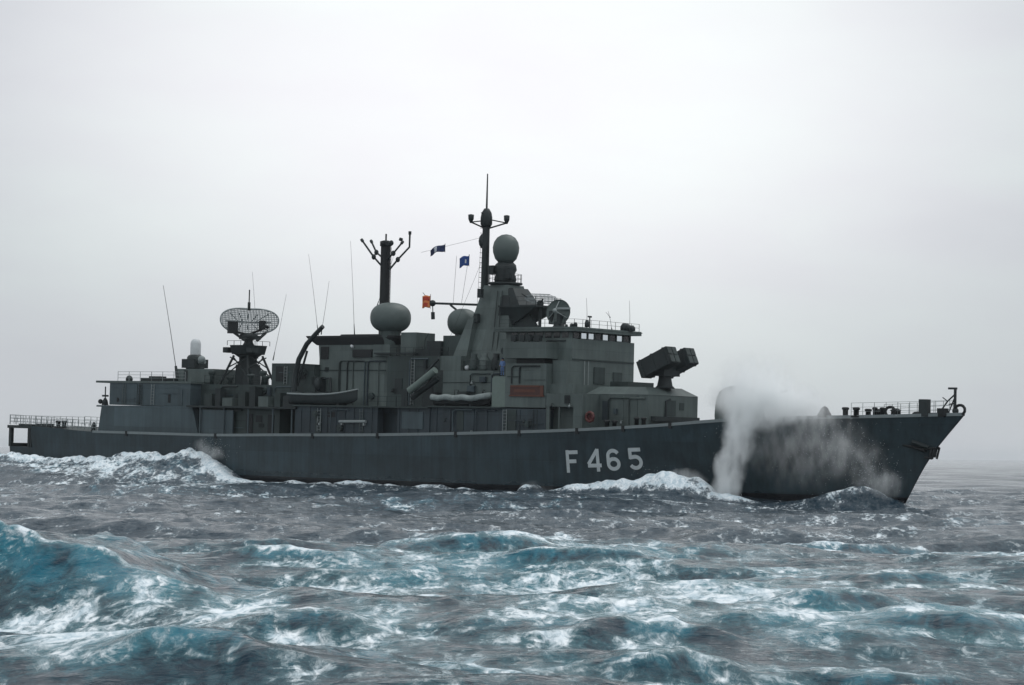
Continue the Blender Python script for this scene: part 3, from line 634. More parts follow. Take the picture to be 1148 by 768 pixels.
# launcher house forward of the bridge
lh = MB().box((26.95, -4., 7.2), (34.35, 4., 10.75)).frustum((26.95, 34.4, -4.05, 4.05), 10.75, (27.8, 33.2, -2.9, 2.9), 11.5)
lh = part(lh, 'launcher_house', 'sup')
box((26.95, -.2, 11.51), (29.1, 4., 12.05), 'launcher_house_step', 'mid', lh)
part(MB().box((34.352, -1.1, 8.8), (34.43, .3, 10.3)).box((34.352, 1., 9.4), (34.4, 1.7, 10.1)), 'hatch', 'mid', lh)
part(MB().tube([(34.45, -1.3, 8.7), (34.45, -1.3, 10.2), (34.45, -.6, 10.4)], .1), 'pipe_run', 'dark', lh)
part(MB().box((34.36, -3.6, 8.3), (34.9, 3.6, 8.75)), 'deck_locker', 'dark', lh)
for u in (28.2, 29.8, 31.4, 33.0): part(MB().box((u, -4.06, 8.2), (u + .09, -4.001, 10.7)), 'wall_rib', 'sup', lh)
door(29., -4., 8.3, lh, .85, 1.8, 'blue')
# eight cell missile launcher: two tilted groups of boxes on one pedestal
ml = part(MB().lathe((33.3, 0, 11.45), [(1., 0), (.75, .25), (.62, .9), (.62, 2.1)], 14).box((32.8, -1.3, 12.6), (34.1, 1.3, 13.8)), 'missile_launcher', 'dark')
ax = Vector((math.cos(R(24)), 0, math.sin(R(24)))); ay = Vector((0, 1, 0)); azv = ax.cross(ay) * 1
for sg in (-1, 1):
    c = Vector((33.55, sg * 1.5, 13.85))
    m = MB().obox(c, (ax, ay, azv), (1.85, .78, .82))
    for k in (-.9, 0., .9): m.obox(c + ax * k * 1.6, (ax, ay, azv), (.07, .83, .87))
    g = part(m, 'missile_box', 'dark', ml)
    m = MB()
    for i in (-1, 1):
        for j in (-1, 1): m.obox(c + ax * 1.87 + ay * .39 * i + azv * .41 * j, (ax, ay, azv), (.06, .33, .35))
    part(m, 'cell_door', 'mid', ml)
# gun turret
gz = 8.45
gt = MB(); vv = []; ff = []; NS_ = 32
prof = [(1.0, 0), (1.02, .5), (1.0, 1.4), (.95, 2.2), (.84, 2.75), (.62, 3.12), (.35, 3.3), (.03, 3.34)]
for r_, z in prof:
    for k in range(NS_):
        t = 2 * math.pi * k / NS_; c_, s_ = math.cos(t), math.sin(t); vv.append((41.9 + 2.35 * r_ * math.copysign(abs(c_) ** .8, c_) + (.0 if c_ < 0 else -.25 * z * c_ * .4), 1.75 * r_ * math.copysign(abs(s_) ** .8, s_), gz + z))
for i in range(len(prof) - 1):
    for k in range(NS_): ff.append((i*NS_+k, i*NS_+(k+1) % NS_, (i+1)*NS_+(k+1) % NS_, (i+1)*NS_+k))
gt.add(vv, ff, True)
gun = part(gt, 'deck_gun', 'sup')
part(MB().tube([(43.6, 0, 10.7), (44.6, 0, 10.84)], .28, 10).tube([(44.4, 0, 10.8), (47.06, 0.00, 11.35)], .14, 8, .1), 'gun_barrel', 'mid', gun)
part(MB().lathe((41.9, 0, gz - .6), [(2.3, 0), (2.3, .62)], 24), 'gun_ring', 'mid', gun)

# foredeck fittings
def bitts(u, v, gap=1.1, h=.75, r_=.24):
    z = float(zdeck(u)); m = MB().box((u - .35, v - .3, z), (u + gap + .35, v + .3, z + .14))
    for k in (0, 1): m.lathe((u + k * gap, v, z + .14), [(r_, 0), (r_, h - .25), (r_ * 1.35, h - .2), (r_ * 1.35, h - .05), (r_ * .8, h)], 10)
    part(m, 'mooring_bitts', 'black')
bitts(54.9, -2.8); bitts(57.4, -2.0, .75, .7, .18); bitts(31.2, -6.2, .9, .7, .22); bitts(34.5, -6.0, .8, .8, .2); bitts(54, 2.6); bitts(-48, -6.)
part(MB().lathe((53., -3.2, float(zdeck(53))), [(.75, 0), (.5, .45), (.3, .85), (.05, 1.0)], 14), 'capstan', 'black')
part(MB().lathe((58.9, -1.0, float(zdeck(59))), [(.45, 0), (.4, .4), (.5, .55), (.2, .7)], 12), 'capstan', 'black')
for u, v in ((58.9, -1.95), (64.7, -.12)):
    fl = MB(); fl.tube([(u + .48 * math.cos(t), v, float(zdeck(u)) + .4 + .42 * math.sin(t)) for t in [2 * math.pi * k / 14 for k in range(15)]], .13, 7)
    part(fl, 'fairlead', 'black')
part(MB().box((60.6, -.9, 9.2), (63.6, -.5, 9.55)).ball((61., -.9, 9.35), (.5, .3), 10, 6), 'anchor_chain', 'black')
part(MB().box((61.35, -1.35, 9.2), (62.2, -.75, 10.7)), 'vent_trunk', 'dark')
part(MB().box((62.9, -.9, 9.3), (63.7, -.3, 9.95)), 'deck_locker', 'black')
jk = MB().tube([(64.15, 0, 9.4), (64.15, 0, 11.75)], .13, 6).tube([(62.7, -.3, 9.4), (63.5, -.1, 10.6), (64.15, 0, 11.2)], .07).tube([(63.3, .3, 9.4), (64.1, 0, 10.9)], .06).box((63.5, -.1, 11.6), (64.3, .1, 11.78)).tube([(63.6, -.1, 10.3), (64.1, 0, 10.4)], .06).tube([(63.1, -.3, 10.9), (63.5, -.2, 10.6)], .05).ball((64.2, 0, 9.75), (.3, .3), 8, 6)
part(jk, 'jackstaff', 'dark')
def edge(u, sg, inset=.25): return (u, sg * max(.1, float(hull_half(u, zdeck(u))) - inset), float(zdeck(u)) + .1)
for sg in (-1, 1): rail([edge(u, sg) for u in (55.5, 57.5, 59.5, 61.5, 63.8)], 1.15, 'railing', 1.0, 3, .02, None, 'pale')
rail([edge(u, -1) for u in (-57.2, -53, -49, -45, -40.8)], 1.1, 'railing', .95, 3, .03, None, 'pale')
rail([edge(u, 1) for u in (-57.2, -53, -49, -45, -40.8)], 1.1, 'railing', .95, 3, .03, None, 'pale')
rail([(-57.2, -5.6, 6.3), (-57.2, 5.6, 6.3)], 1.1, 'railing', .95, 3, .03, None, 'pale')
nf_ = MB()
for i in range(24):                                                  # sagging net hung along the flight deck rail
    u = -56.5 + i * .65; w = float(hull_half(u, zdeck(u))) - .25; z = float(zdeck(u)) + .15
    nf_.tube([(u, -w, z), (u + .35, -w - .02, z + .9)], .018, 4).tube([(u + .35, -w, z), (u, -w - .02, z + .9)], .018, 4)
part(nf_, 'flight_deck_net', 'pale')
part(MB().lathe((-42., -5.8, 5.75), [(.32, 0), (.3, .7), (.15, .95), (.1, 1.1)], 10), 'vent_pipe', 'dark')
part(MB().tube([(-55.5, -5.6, 6.3), (-49, -5.9, 6.25)], .14, 6).box((-52, -6., 6.1), (-49.5, -5.4, 6.5)), 'hose_locker', 'dark')

# small fittings on the walls: boxes, pipes, ladders, hose reels, cable trays
grng = random.Random(8)
def fittings(u0, u1, v, z0, z1, n, parent, mats=('mid', 'sup', 'dark', 'hang', 'blue')):
    for _ in range(n):
        k = grng.choice(('box', 'pipe', 'pipe', 'ladder', 'reel', 'vent', 'tray', 'lamp')); u = grng.uniform(u0, u1 - 1); z = grng.uniform(z0, z1 - .8); mt = grng.choice(mats); w = grng.uniform(.35, .9); h = grng.uniform(.35, .9)
        if k == 'box': part(MB().box((u, v - .004, z), (u + w, v - .3, z + h)).box((u + .1, v - .3, z + .1), (u + w - .1, v - .33, z + h - .1)), 'junction_box', mt, parent)
        elif k == 'pipe': part(MB().tube([(u, v - .1, z0), (u, v - .1, z1 - .3), (u + .25, v - .1, z1 - .1), (min(u1, u + 2.5), v - .1, z1 - .1)], grng.uniform(.045, .09), 6), 'pipe_run', mt, parent)
        elif k == 'ladder':
            m = MB().tube([(u, v - .12, z0), (u, v - .12, z1)], .035, 5).tube([(u + .45, v - .12, z0), (u + .45, v - .12, z1)], .035, 5)
            for q in np.arange(z0 + .2, z1, .32): m.tube([(u, v - .12, q), (u + .45, v - .12, q)], .022, 4)
            part(m, 'ladder', grng.choice(('dark', 'sup', 'pale')), parent)
        elif k == 'reel': part(MB().tube([(u, v - .02, z + .4), (u, v - .3, z + .4)], .36, 12).tube([(u, v - .3, z + .4), (u, v - .36, z + .4)], .12, 8), 'hose_reel', grng.choice(('dark', 'mid', 'mid')), parent)
        elif k == 'vent':
            m = MB()
            for q in range(6): m.box((u, v - .005, z + q * h / 6), (u + w, v - .1, z + q * h / 6 + h / 14))
            part(m.box((u + .02, v - .004, z), (u + w - .02, v - .03, z + h)), 'vent', 'dark', parent)
        elif k == 'tray': part(MB().box((u, v - .005, z + .3), (min(u1, u + grng.uniform(1.5, 4)), v - .08, z + .38)), 'cable_tray', mt, parent)
        else: part(MB().tube([(u, v - .02, z), (u, v - .3, z + .05), (u, v - .3, z - .12)], .04, 5).ball((u, v - .3, z - .18), (.12, .13), 8, 6), 'wall_lamp', grng.choice(('pale', 'dark', 'dark')), parent)
fittings(-39, -27, -5.6, 8.9, 11.2, 7, hg, ('hang', 'mid')); fittings(-23.6, -12.5, -6.2, 6., 8.6, 9, ah); fittings(-26, -9.5, -4., 9., 11.2, 14, md)
fittings(-15.4, -9.6, -3.9, 11.4, 13.3, 5, th); fittings(-9, .3, -3.1, 9.3, 14., 10, fu); fittings(1, 8.8, -3.6, 9.4, 14.2, 13, mh)
fittings(-8.8, 2.2, -6.84, 6.5, 8.9, 8, sw, ('blue', 'mid', 'hang')); fittings(9.8, 24., -6.69, 6.9, 9.1, 12, dk, ('blue', 'mid', 'hang')); fittings(9.9, 17.3, -5.05, 9.6, 12.7, 7, ud)
fittings(17.2, 25.6, -5., 14.2, 15.9, 4, br); fittings(19.3, 24, -6.61, 11.6, 13.4, 4, br); fittings(24.5, 28.4, -6.61, 9.5, 10.6, 3, br); fittings(27.2, 34, -4.02, 7.6, 10.5, 6, lh)
rail([(17., -5.2, 17.12), (21.5, -5.2, 17.12), (26.3, -5.2, 17.12), (26.3, 5.2, 17.12)], .75, 'railing', 1.3, 2, .02, br, 'dark')
rail([(-9., -3., 16.55), (.8, -3., 16.55)], .0001, 'railing', 9, 1, .01, fu, 'dark') if False else None
rail([(-3.4, -2.6, 14.4), (2., -3.5, 14.4), (9., -3.5, 14.4)], .9, 'railing', 1.1, 2, .025, mh, 'dark')
rail([(27.9, -2.9, 11.5), (33.1, -2.9, 11.5)], .0001, 'railing', 9, 1, .01, lh, 'dark') if False else None
# ring rails round the tower platforms
rail([(13.3 + 1.65 * math.cos(t), 1.65 * math.sin(t), 21.9) for t in [2 * math.pi * k / 12 for k in range(13)]], .0 + .85, 'railing', 1., 2, .022, tw, 'dark')
rail([(14.4, -2., 19.5), (18.9, -2., 19.5), (18.9, 2., 19.5)], .85, 'railing', 1.1, 2, .022, tw, 'dark')
# aerial wires and stays
for a, b in (((10.5, -.5, 24.), (9.2, -4.6, 14.5)),):
    a, b = Vector(a), Vector(b); part(MB().tube([a + (b - a) * q + Vector((0, 0, -.6 * q * (1 - q) * ((b - a).length / 14))) for q in np.linspace(0, 1, 8)], .013, 4), 'stay_wire', 'dark')

# ================================================================== things carried by the ship
def on_ship(u, v, z, rz=0): return SHIP @ Matrix.Translation((u, v, z)) @ Matrix.Rotation(rz, 4, 'Z')

def boat_mesh(L, B, D, sheer, bowrise, name, mat, parent, n=18):
    v = []; f = []; m = 9
    for i in range(n + 1):
        s = i / n; x = -L / 2 + L * s
        hb = B / 2 * (1 - max(0, (s - .5) / .5) ** 2.4) * (.86 + .14 * min(1, s / .25)) + .02
        zt = D + sheer * (s - .35) ** 2 * 2 + bowrise * max(0, s - .6) ** 2 * 4; zk = .55 * D * max(0, (s - .75) / .25) ** 2
        for j in range(m):
            a = math.pi * (j / (m - 1)); c_, s_ = math.cos(a), math.sin(a)
            v.append((x + (.0 if s < .98 else 0), -hb * math.copysign(abs(c_) ** .55, c_), zt - (zt - zk) * abs(s_) ** .8))
    for i in range(n):
        for j in range(m - 1): f.append((i*m+j, i*m+j+1, (i+1)*m+j+1, (i+1)*m+j))
    f.append(tuple(range(m - 1, -1, -1)))
    mb = MB(); mb.add(v, f, True)
    return part(mb, name, mat, parent), [v[i*m] for i in range(n + 1)], [v[i*m+m-1] for i in range(n + 1)]

launch = tag(empty('ship_boat', on_ship(-5.5, -6.05, 9.24)), 'long dark open boat stowed below the funnel', 'boat')
h_, ls, rs = boat_mesh(9.2, 2.1, 1.05, .3, .55, 'boat_hull', 'dark', launch)
part(MB().tube(ls, .085, 6).tube(rs, .085, 6), 'gunwale', 'pale', launch)
cvm = MB(); vv = []; ff = []
for i in range(len(ls)):
    for j in range(7):
        t = j / 6; a, b = Vector(ls[i]), Vector(rs[i]); vv.append(a + (b - a) * t + Vector((0, 0, .18 * math.sin(math.pi * t) * (1 + .3 * math.sin(i * 1.7)))))
for i in range(len(ls) - 1):
    for j in range(6): ff.append((i*7+j, i*7+j+1, (i+1)*7+j+1, (i+1)*7+j))
cvm.add(vv, ff, True); part(cvm, 'boat_cover', 'mid', launch)
part(MB().box((-3, -.6, 0), (-2.7, .6, .32)).box((2.2, -.6, 0), (2.5, .6, .45)), 'keel_chock', 'black', launch)
part(MB().box((-4.72, -.15, .1), (-4.6, .15, 1.0)), 'rudder', 'dark', launch)

rib = tag(empty('inflatable_boat', on_ship(13.5, -6.25, 9.34)), 'inflatable boat with pale worn tube stowed beside the mast tower', 'boat')
h_, ls, rs = boat_mesh(6.8, 1.5, .6, 0., .25, 'boat_hull', 'black', rib)
tb = MB(); path = [Vector((x, -.78, .82 + .06 * math.sin(x * 3))) for x in np.linspace(-3.45, 2.2, 14)] + [Vector((2.2 + 1.3 * math.sin(t), -.78 * math.cos(t), .82 + .28 * math.sin(t))) for t in np.linspace(.2, math.pi - .2, 9)] + [Vector((x, .78, .82)) for x in np.linspace(2.2, -3.45, 12)]
tb.tube(path, .3, 10); part(tb, 'inflatable_tube', 'tube', rib)
part(MB().box((-.5, -.35, .5), (.6, .35, 1.45)).tube([(-.9, -.3, 1.0), (-.9, -.3, 1.6), (-.9, .3, 1.6), (-.9, .3, 1.0)], .04), 'console', 'dark', rib)
part(MB().box((-3.7, -.3, .5), (-3.2, .3, 1.35)), 'outboard_motor', 'black', rib)
part(MB().box((-2, -.6, 0), (-1.8, .6, .3)).box((1.3, -.6, 0), (1.5, .6, .3)), 'keel_chock', 'dark', rib)

# lifebuoy on the rail by the launcher house
lb = empty('lifebuoy', on_ship(29.3, -6.35, 8.1)); tag(lb, 'round red lifebuoy on the deck edge below the bridge', 'lifebuoy')
ring = MB().tube([(.42 * math.cos(t), 0, .45 + .42 * math.sin(t)) for t in [2 * math.pi * k / 20 for k in range(21)]], .14, 8)
part(ring, 'ring', 'red', lb)
for k in range(4):
    t = R(45 + 90 * k); part(MB().tube([(.42 * math.cos(t + d), 0, .45 + .42 * math.sin(t + d)) for d in (-.13, 0, .13)], .15, 8), 'band', 'orange', lb)
part(MB().box((-.3, .1, 0), (.3, .22, .9)).tube([(0, .1, 0), (0, .1, .9)], .05), 'rack', 'red', lb)

# flags
def flag(name, at, w, h, mat, label, rz, parts=(), droop=.3, taper=1.):
    f = MB(); n, m = 16, 8; vv = []; ff = []
    def q(s, t): return Vector((-s * w, .12 * w * math.sin(7 * s + 1.5 * t) * (.3 + s), -(t - .5) * h * (1 + (taper - 1) * s) - droop * w * s * s - .04 * math.sin(9 * s)))
    for side in (0, 1):
        for i in range(n + 1):
            for j in range(m + 1): vv.append(q(i / n, j / m) + Vector((0, .012 * (1 - 2 * side), 0)))
    K = (n + 1) * (m + 1)
    for side in (0, 1):
        for i in range(n):
            for j in range(m):
                a = side * K + i * (m + 1) + j; r_ = (a, a + m + 1, a + m + 2, a + 1); ff.append(r_ if side else r_[::-1])
    for i in range(n):
        a = i * (m + 1); ff.append((a, a + m + 1, a + m + 1 + K, a + K)); a += m; ff.append((a + m + 1, a, a + K, a + m + 1 + K))
    for j in range(m): a = n * (m + 1) + j; ff.append((a, a + 1, a + 1 + K, a + K))
    f.add(vv, ff, True)
    e = empty(name, SHIP @ Matrix.Translation(at) @ Matrix.Rotation(rz, 4, 'Z')); tag(e, label, 'flag')
    part(f, 'cloth', mat, e)
    for pn, pm_, s0, s1, t0, t1 in parts:
        g = MB(); vv = []; ff = []
        for side in (-1, 1):
            o = len(vv)
            for i in range(9):
                for j in range(7): vv.append(q(s0 + (s1 - s0) * i / 8, t0 + (t1 - t0) * j / 6) + Vector((0, .018 * side, 0)))
            for i in range(8):
                for j in range(6): r_ = (o+i*7+j, o+(i+1)*7+j, o+(i+1)*7+j+1, o+i*7+j+1); ff.append(r_)
        g.add(vv, ff, True); part(g, pn, pm_, e)
    part(MB().tube([(0, 0, h * .62), (0, 0, -h * .62)], .025, 5), 'hoist_rope', 'dark', e)
    return e
flag('signal_flag', (2.01, 1.50, 20.29), 1.05, 1.25, 'flagorange', 'orange and red flag at the outer end of the signal yard', .2, (('red_square', 'flagred', .12, .88, .1, .42), ('red_square', 'flagred', .3, .85, .62, .9)), .05)
flag('signal_flag', (7.43, 1.20, 24.40), 1.1, 1.0, 'flagblue', 'small dark blue flag flying beside the main mast', .35, (('light_band', 'flagwhite', .28, .4, .35, .75),), .25)
flag('signal_pennant', (3.93, 1.40, 25.81), 1.75, .75, 'flagnavy', 'small dark navy pennant streaming from the halyard left of the blue flag', .3, (('light_band', 'flagwhite', .5, .66, .1, .9),), .32, .75)

# sailor on the lookout platform
pe = empty('person', on_ship(18.3, -6.1, 12.3, R(-75))); tag(pe, 'person in pale blue work clothes standing beside the bridge wing', 'person')
bm_ = bpy.data.meshes.new('body')
J = [(0, 0, .95, .15), (0, 0, 1.15, .15), (0, .0, 1.38, .165), (0.01, 0, 1.5, .07), (.03, 0, 1.62, .105), (.03, 0, 1.70, .09),           # pelvis..head
     (0, .2, 1.42, .07), (.02, .27, 1.15, .052), (.18, .24, .98, .04), (.25, .22, .95, .035),
     (0, -.2, 1.42, .07), (.02, -.27, 1.15, .052), (.2, -.2, 1.02, .04), (.27, -.17, 1.0, .035),
     (0, .1, .88, .1), (.03, .11, .48, .07), (0, .12, .08, .05), (.15, .13, .04, .045),
     (0, -.1, .88, .1), (.0, -.12, .48, .07), (-.04, -.13, .08, .05), (.11, -.14, .04, .045), (.125, 0, 1.6, .02)]
E_ = [(0, 1), (1, 2), (2, 3), (3, 4), (4, 5), (2, 6), (6, 7), (7, 8), (8, 9), (2, 10), (10, 11), (11, 12), (12, 13), (0, 14), (14, 15), (15, 16), (16, 17), (0, 18), (18, 19), (19, 20), (20, 21), (4, 22)]
bm_.from_pydata([j[:3] for j in J], E_, [])
body = bpy.data.objects.new('body', bm_); col.objects.link(body); body.parent = pe
body.modifiers.new('skin', 'SKIN'); bm_.skin_vertices or None
for sv, j in zip(bm_.skin_vertices[0].data, J): sv.radius = (j[3], j[3])
bm_.skin_vertices[0].data[0].use_root = True
ss_ = body.modifiers.new('sub', 'SUBSURF'); ss_.levels = ss_.render_levels = 2
dg = bpy.context.evaluated_depsgraph_get(); dg.update()
me2 = bpy.data.meshes.new_from_object(body.evaluated_get(dg)); body.modifiers.clear(); body.data = me2
me2.materials.clear()
for k in ('skin', 'coverall', 'boots'): me2.materials.append(M[k])
for p in me2.polygons:
    c = p.center; p.use_smooth = True
    p.material_index = 0 if (c.z > 1.5 or (c.x > .2 and c.z > .5)) else 2 if c.z < .12 else 1
part(MB().ball((0, 0, 1.71), (.115, .1), 14, 8), 'hair', 'hair', pe)
part(MB().lathe((.02, 0, 1.74), [(.125, 0), (.12, .06), (.02, .09)], 12).box((.1, -.08, 1.735), (.22, .08, 1.75)), 'cap', 'flagnavy', pe)

# ================================================================== the sea: one sheet from under the camera to the horizon
rng = np.random.default_rng(11)
ang = np.concatenate([-np.geomspace(R(19), R(180), 46)[::-1], np.linspace(-R(18.96), R(18.96), 1000), np.geomspace(R(19), R(180), 46)])
rad = np.concatenate([np.geomspace(1.5, 36, 34, endpoint=False), np.geomspace(36, 160, 470, endpoint=False), np.geomspace(160, 310, 250, endpoint=False), np.geomspace(310, 1500, 190, endpoint=False), np.geomspace(1500, 15000, 60)])
TH, RR = np.meshgrid(ang, rad)
x0 = RR * np.sin(TH); y0 = RR * np.cos(TH)
spacing = np.maximum(np.gradient(rad)[:, None] * .8, RR * np.gradient(ang)[None, :])
cY, sY = math.cos(YAW), math.sin(YAW)
def ship_uv(x, y):
    dx, dy = x - SHIP_LOC[0], y - SHIP_LOC[1]
    return dx * cY + dy * sY, -dx * sY + dy * cY
u, v = ship_uv(x0, y0)
def S(a, e0, e1): t = np.clip((a - e0) / (e1 - e0), 0, 1); return t * t * (3 - 2 * t)
near = np.exp(-((v + 3) / 16) ** 2) * S(u, 78, 60) * S(u, -100, -70)
dxs = np.zeros_like(x0); dys = np.zeros_like(x0); z = np.zeros_like(x0); zs = np.zeros_like(x0); curv = np.zeros_like(x0)
WIND = R(-104)                                                      # towards the camera and a little left
for i in range(92):
    lam = 1.05 * (48 / 1.05) ** ((i + rng.random()) / 92); k = 2 * math.pi / lam
    th = WIND + rng.normal() * (.38 + .35 * (lam < 12)); a = .0043 * lam * (.5 + rng.random()) * (1.75 if lam < 9 else 1.)
    ph = rng.random() * 2 * math.pi
    kx, ky = math.cos(th) * k, math.sin(th) * k
    fade = S(lam / spacing, 2.2, 5.) * (1 - near * (.72 if lam > 5 else .45))
    p = kx * x0 + ky * y0 + ph
    # slow modulation so that waves come in groups, not in endless rows
    g = .55 + .75 * np.sin(ky * x0 * .19 - kx * y0 * .19 + ph * 3) * np.sin(p * .13 + ph * 5)
    c_, s_ = np.cos(p), np.sin(p); A = a * fade * g
    if lam > 9: z += A * c_
    else: zs += A * ((.85 + .3 * S(RR, 70, 140)) * (2 - 2 * np.abs(np.sin(p / 2)) ** .9 - .75))
    q = .75 if lam > 9 else .42
    dxs -= q * A * math.cos(th) * s_; dys -= q * A * math.sin(th) * s_
    curv += A * k * c_
lee = 1 - .8 * np.exp(-((x0 + 15) / 8) ** 2 - ((y0 - 61) / 17) ** 2)
z *= lee; zs *= .35 + .65 * lee; dxs *= lee; dys *= lee; curv *= lee
z = .95 * np.tanh(1.3 * z / .95); lim = .3 + .1 * S(RR, 40, 120)
z += lim * np.tanh(zs / lim); dxs = .5 * np.tanh(dxs / .5); dys = .5 * np.tanh(dys / .5)
foam = np.zeros_like(x0); aer = np.zeros_like(x0)
# swell that carries the hull, and the waves the hull throws up
z += 1.0 * np.exp(-((v + 4) / 26) ** 2) * S(u, 61, 42) * S(u, -110, -70)
jit = .25 * np.sin(u * 1.3) + .2 * np.sin(u * 2.9 + 1) + .14 * np.sin(u * 5.7 + 2)
pr = hermite([-90, -75, -62, -54, -45, -35, -31, -27, -23, -19, -16, -11, 0], [0, .8, 2.0, 2.55, 2.15, 2.05, 2.7, 2.4, 3.2, 1.9, .75, .15, 0], u) * (1 + .25 * jit)
v1 = -8.7 - .6 * np.sin(u * .35)
z += pr * np.where(v < v1, np.exp(-np.abs((v - v1) / 6.5) ** 1.5), np.exp(-((v - v1) / 11) ** 2))
band = np.exp(-((v - v1 + .5) / 1.9) ** 2) * S(u, -90, -58) * S(u, 2, -12)
foam = np.maximum(foam, (.82 + .25 * np.sin(u * .8 + v) * np.sin(u * .23)) * band)
foam = np.maximum(foam, .48 * np.exp(-((v + 14) / 5.5) ** 2) * S(u, -70, -45) * S(u, 6, -18)); aer = np.maximum(aer, .5 * np.exp(-((v + 13) / 6) ** 2) * S(u, 0, -20))
foam = np.maximum(foam, .9 * np.exp(-((v + 8.6) / 1.3) ** 2) * S(u, -14, -6) * S(u, 30, 6) * (.75 + .35 * np.sin(u * .9) * np.sin(u * .37 + 1)))
z += .5 * np.exp(-((u + 33) / 9) ** 2 - ((v + 21) / 3.2) ** 2) + .9 * np.exp(-((u + 44) / 9) ** 2 - ((v + 17.5) / 3.) ** 2)
wedge = hermite([18, 22, 23.5, 25, 28, 35, 39, 42.5, 44.5, 46], [0, .1, .38, .22, .3, .75, 1.4, 1.3, .3, 0], u) * (1 + .12 * jit)
vw = -8.2 - .35 * np.sin(u * .5)
z += wedge * np.where(v < vw, np.exp(-np.abs((v - vw) / 1.5) ** 1.7), np.exp(-((v - vw) / 3.2) ** 2))
foam = np.maximum(foam, (.92 + .18 * np.sin(u * 1.1 + v * 2)) * S(wedge, .12, .45) * np.exp(-(np.maximum(0, np.abs(v - vw + .2) - .7) / .8) ** 2))
foam = np.maximum(foam, 1.0 * np.exp(-((v + 8.4) / 1.2) ** 2) * np.exp(-((u - 46.5) / 3.2) ** 2))
hump = hermite([48, 51, 53.5, 56, 58, 60, 61.4, 62.4], [0, .35, .9, 1.5, 1.75, 1.15, .4, 0], u)
vb = -5.6 + .35 * (u - 57)
z += hump * np.where(v < vb, np.exp(-np.abs((v - vb) / 1.25) ** 1.6), np.exp(-((v - vb) / 2.6) ** 2))
foam = np.maximum(foam, .8 * S(hump, .5, 2.2) * np.exp(-((v - vb - .1) / .8) ** 2)); aer = np.maximum(aer, .35 * S(hump, .3, 2) * np.exp(-((v - vb) / 1.6) ** 2))
z -= .55 * np.exp(-((u - 56) / 9) ** 2 - ((v + 10) / 4) ** 2) * S(u, 70, 62)
# breaking wave at the left, and low crests across the foreground: y = crest line, h = height
def ridge(pts, wf, wb, power=1.5, lip=.0):
    global z, dys
    pts = np.array(pts); xs, ys, hs = pts.T
    yc = hermite(xs, ys, x0); h = np.interp(x0, xs, hs) * (x0 >= xs[0] - 1e-6) * (x0 <= xs[-1] + 1e-6)
    rag = .35 * np.sin(x0 * 1.9) + .22 * np.sin(x0 * 4.3 + 2) + .12 * np.sin(x0 * 9.1)
    t = y0 - yc - rag * .5; h = h * (1 + .09 * rag)
    w = np.where(t < 0, np.exp(-np.abs(t / wf) ** power), np.exp(-np.abs(t / wb) ** 1.8))
    z += h * w - .3 * h * np.exp(-((t + 1.9 * wf) / (.9 * wf)) ** 2)
    dys -= lip * h * w ** 3
    return t, h, w
t, h, w = ridge([(-34, 77, 0), (-24, 76, 2.2), (-17, 73.5, 2.3), (-14.6, 72, 2.25), (-12.2, 70.3, 1.8), (-10.5, 68.8, 1.1), (-9.2, 67.2, .45), (-7.9, 65.5, 0)], 3.9, 5.5, 1.5, .5)
hh = S(h, .15, .8)
aer = np.maximum(aer, hh * np.exp(-((t + 1.6) / 3) ** 2) * (1.0 + .25 * np.sin(x0 * 2.3 + 1.3 * t))); aer = np.maximum(aer, hh * .55 * np.exp(-((t - 2) / 3) ** 2))
foam = np.maximum(foam, hh * .5 * np.exp(-((t + .1) / .8) ** 2)); foam = np.maximum(foam, hh * .6 * np.exp(-((t + 7. + .9 * np.sin(x0 * 1.7) + .5 * np.sin(x0 * 3.9 + 1)) / 2.2) ** 2)); foam = np.maximum(foam, hh * .2 * np.exp(-((t + 4.5) / 2) ** 2))
calm = hh * np.exp(-((t + 2.3) / 2.6) ** 2)
edge_foam = np.exp(-(((x0 + 10.0) / 1.3) ** 2 + ((y0 - 65.5) / 3.2) ** 2)); foam = np.maximum(foam, .6 * edge_foam)
t, h, w = ridge([(-16, 78, 0), (-13, 76, 1.4), (-10, 74, .85), (-7.6, 72, .55), (-5.9, 69.5, .25), (-4.5, 68, 0)], 2.6, 4.5)
aer = np.maximum(aer, S(h, .1, .5) * np.exp(-((t + .8) / 1.6) ** 2) * .75)
t, h, w = ridge([(-9.5, 46.8, 0), (-8.3, 47.3, .25), (-6.9, 48, .45), (-5.6, 47.8, .36), (-4.6, 46.6, .1), (-3.8, 46, 0)], 1.5, 2.2)
aer = np.maximum(aer, S(h, .1, .4) * np.exp(-((t + .3) / .8) ** 2) * .9); foam = np.maximum(foam, .3 * S(h, .1, .4) * np.exp(-((t - .5) / .6) ** 2))
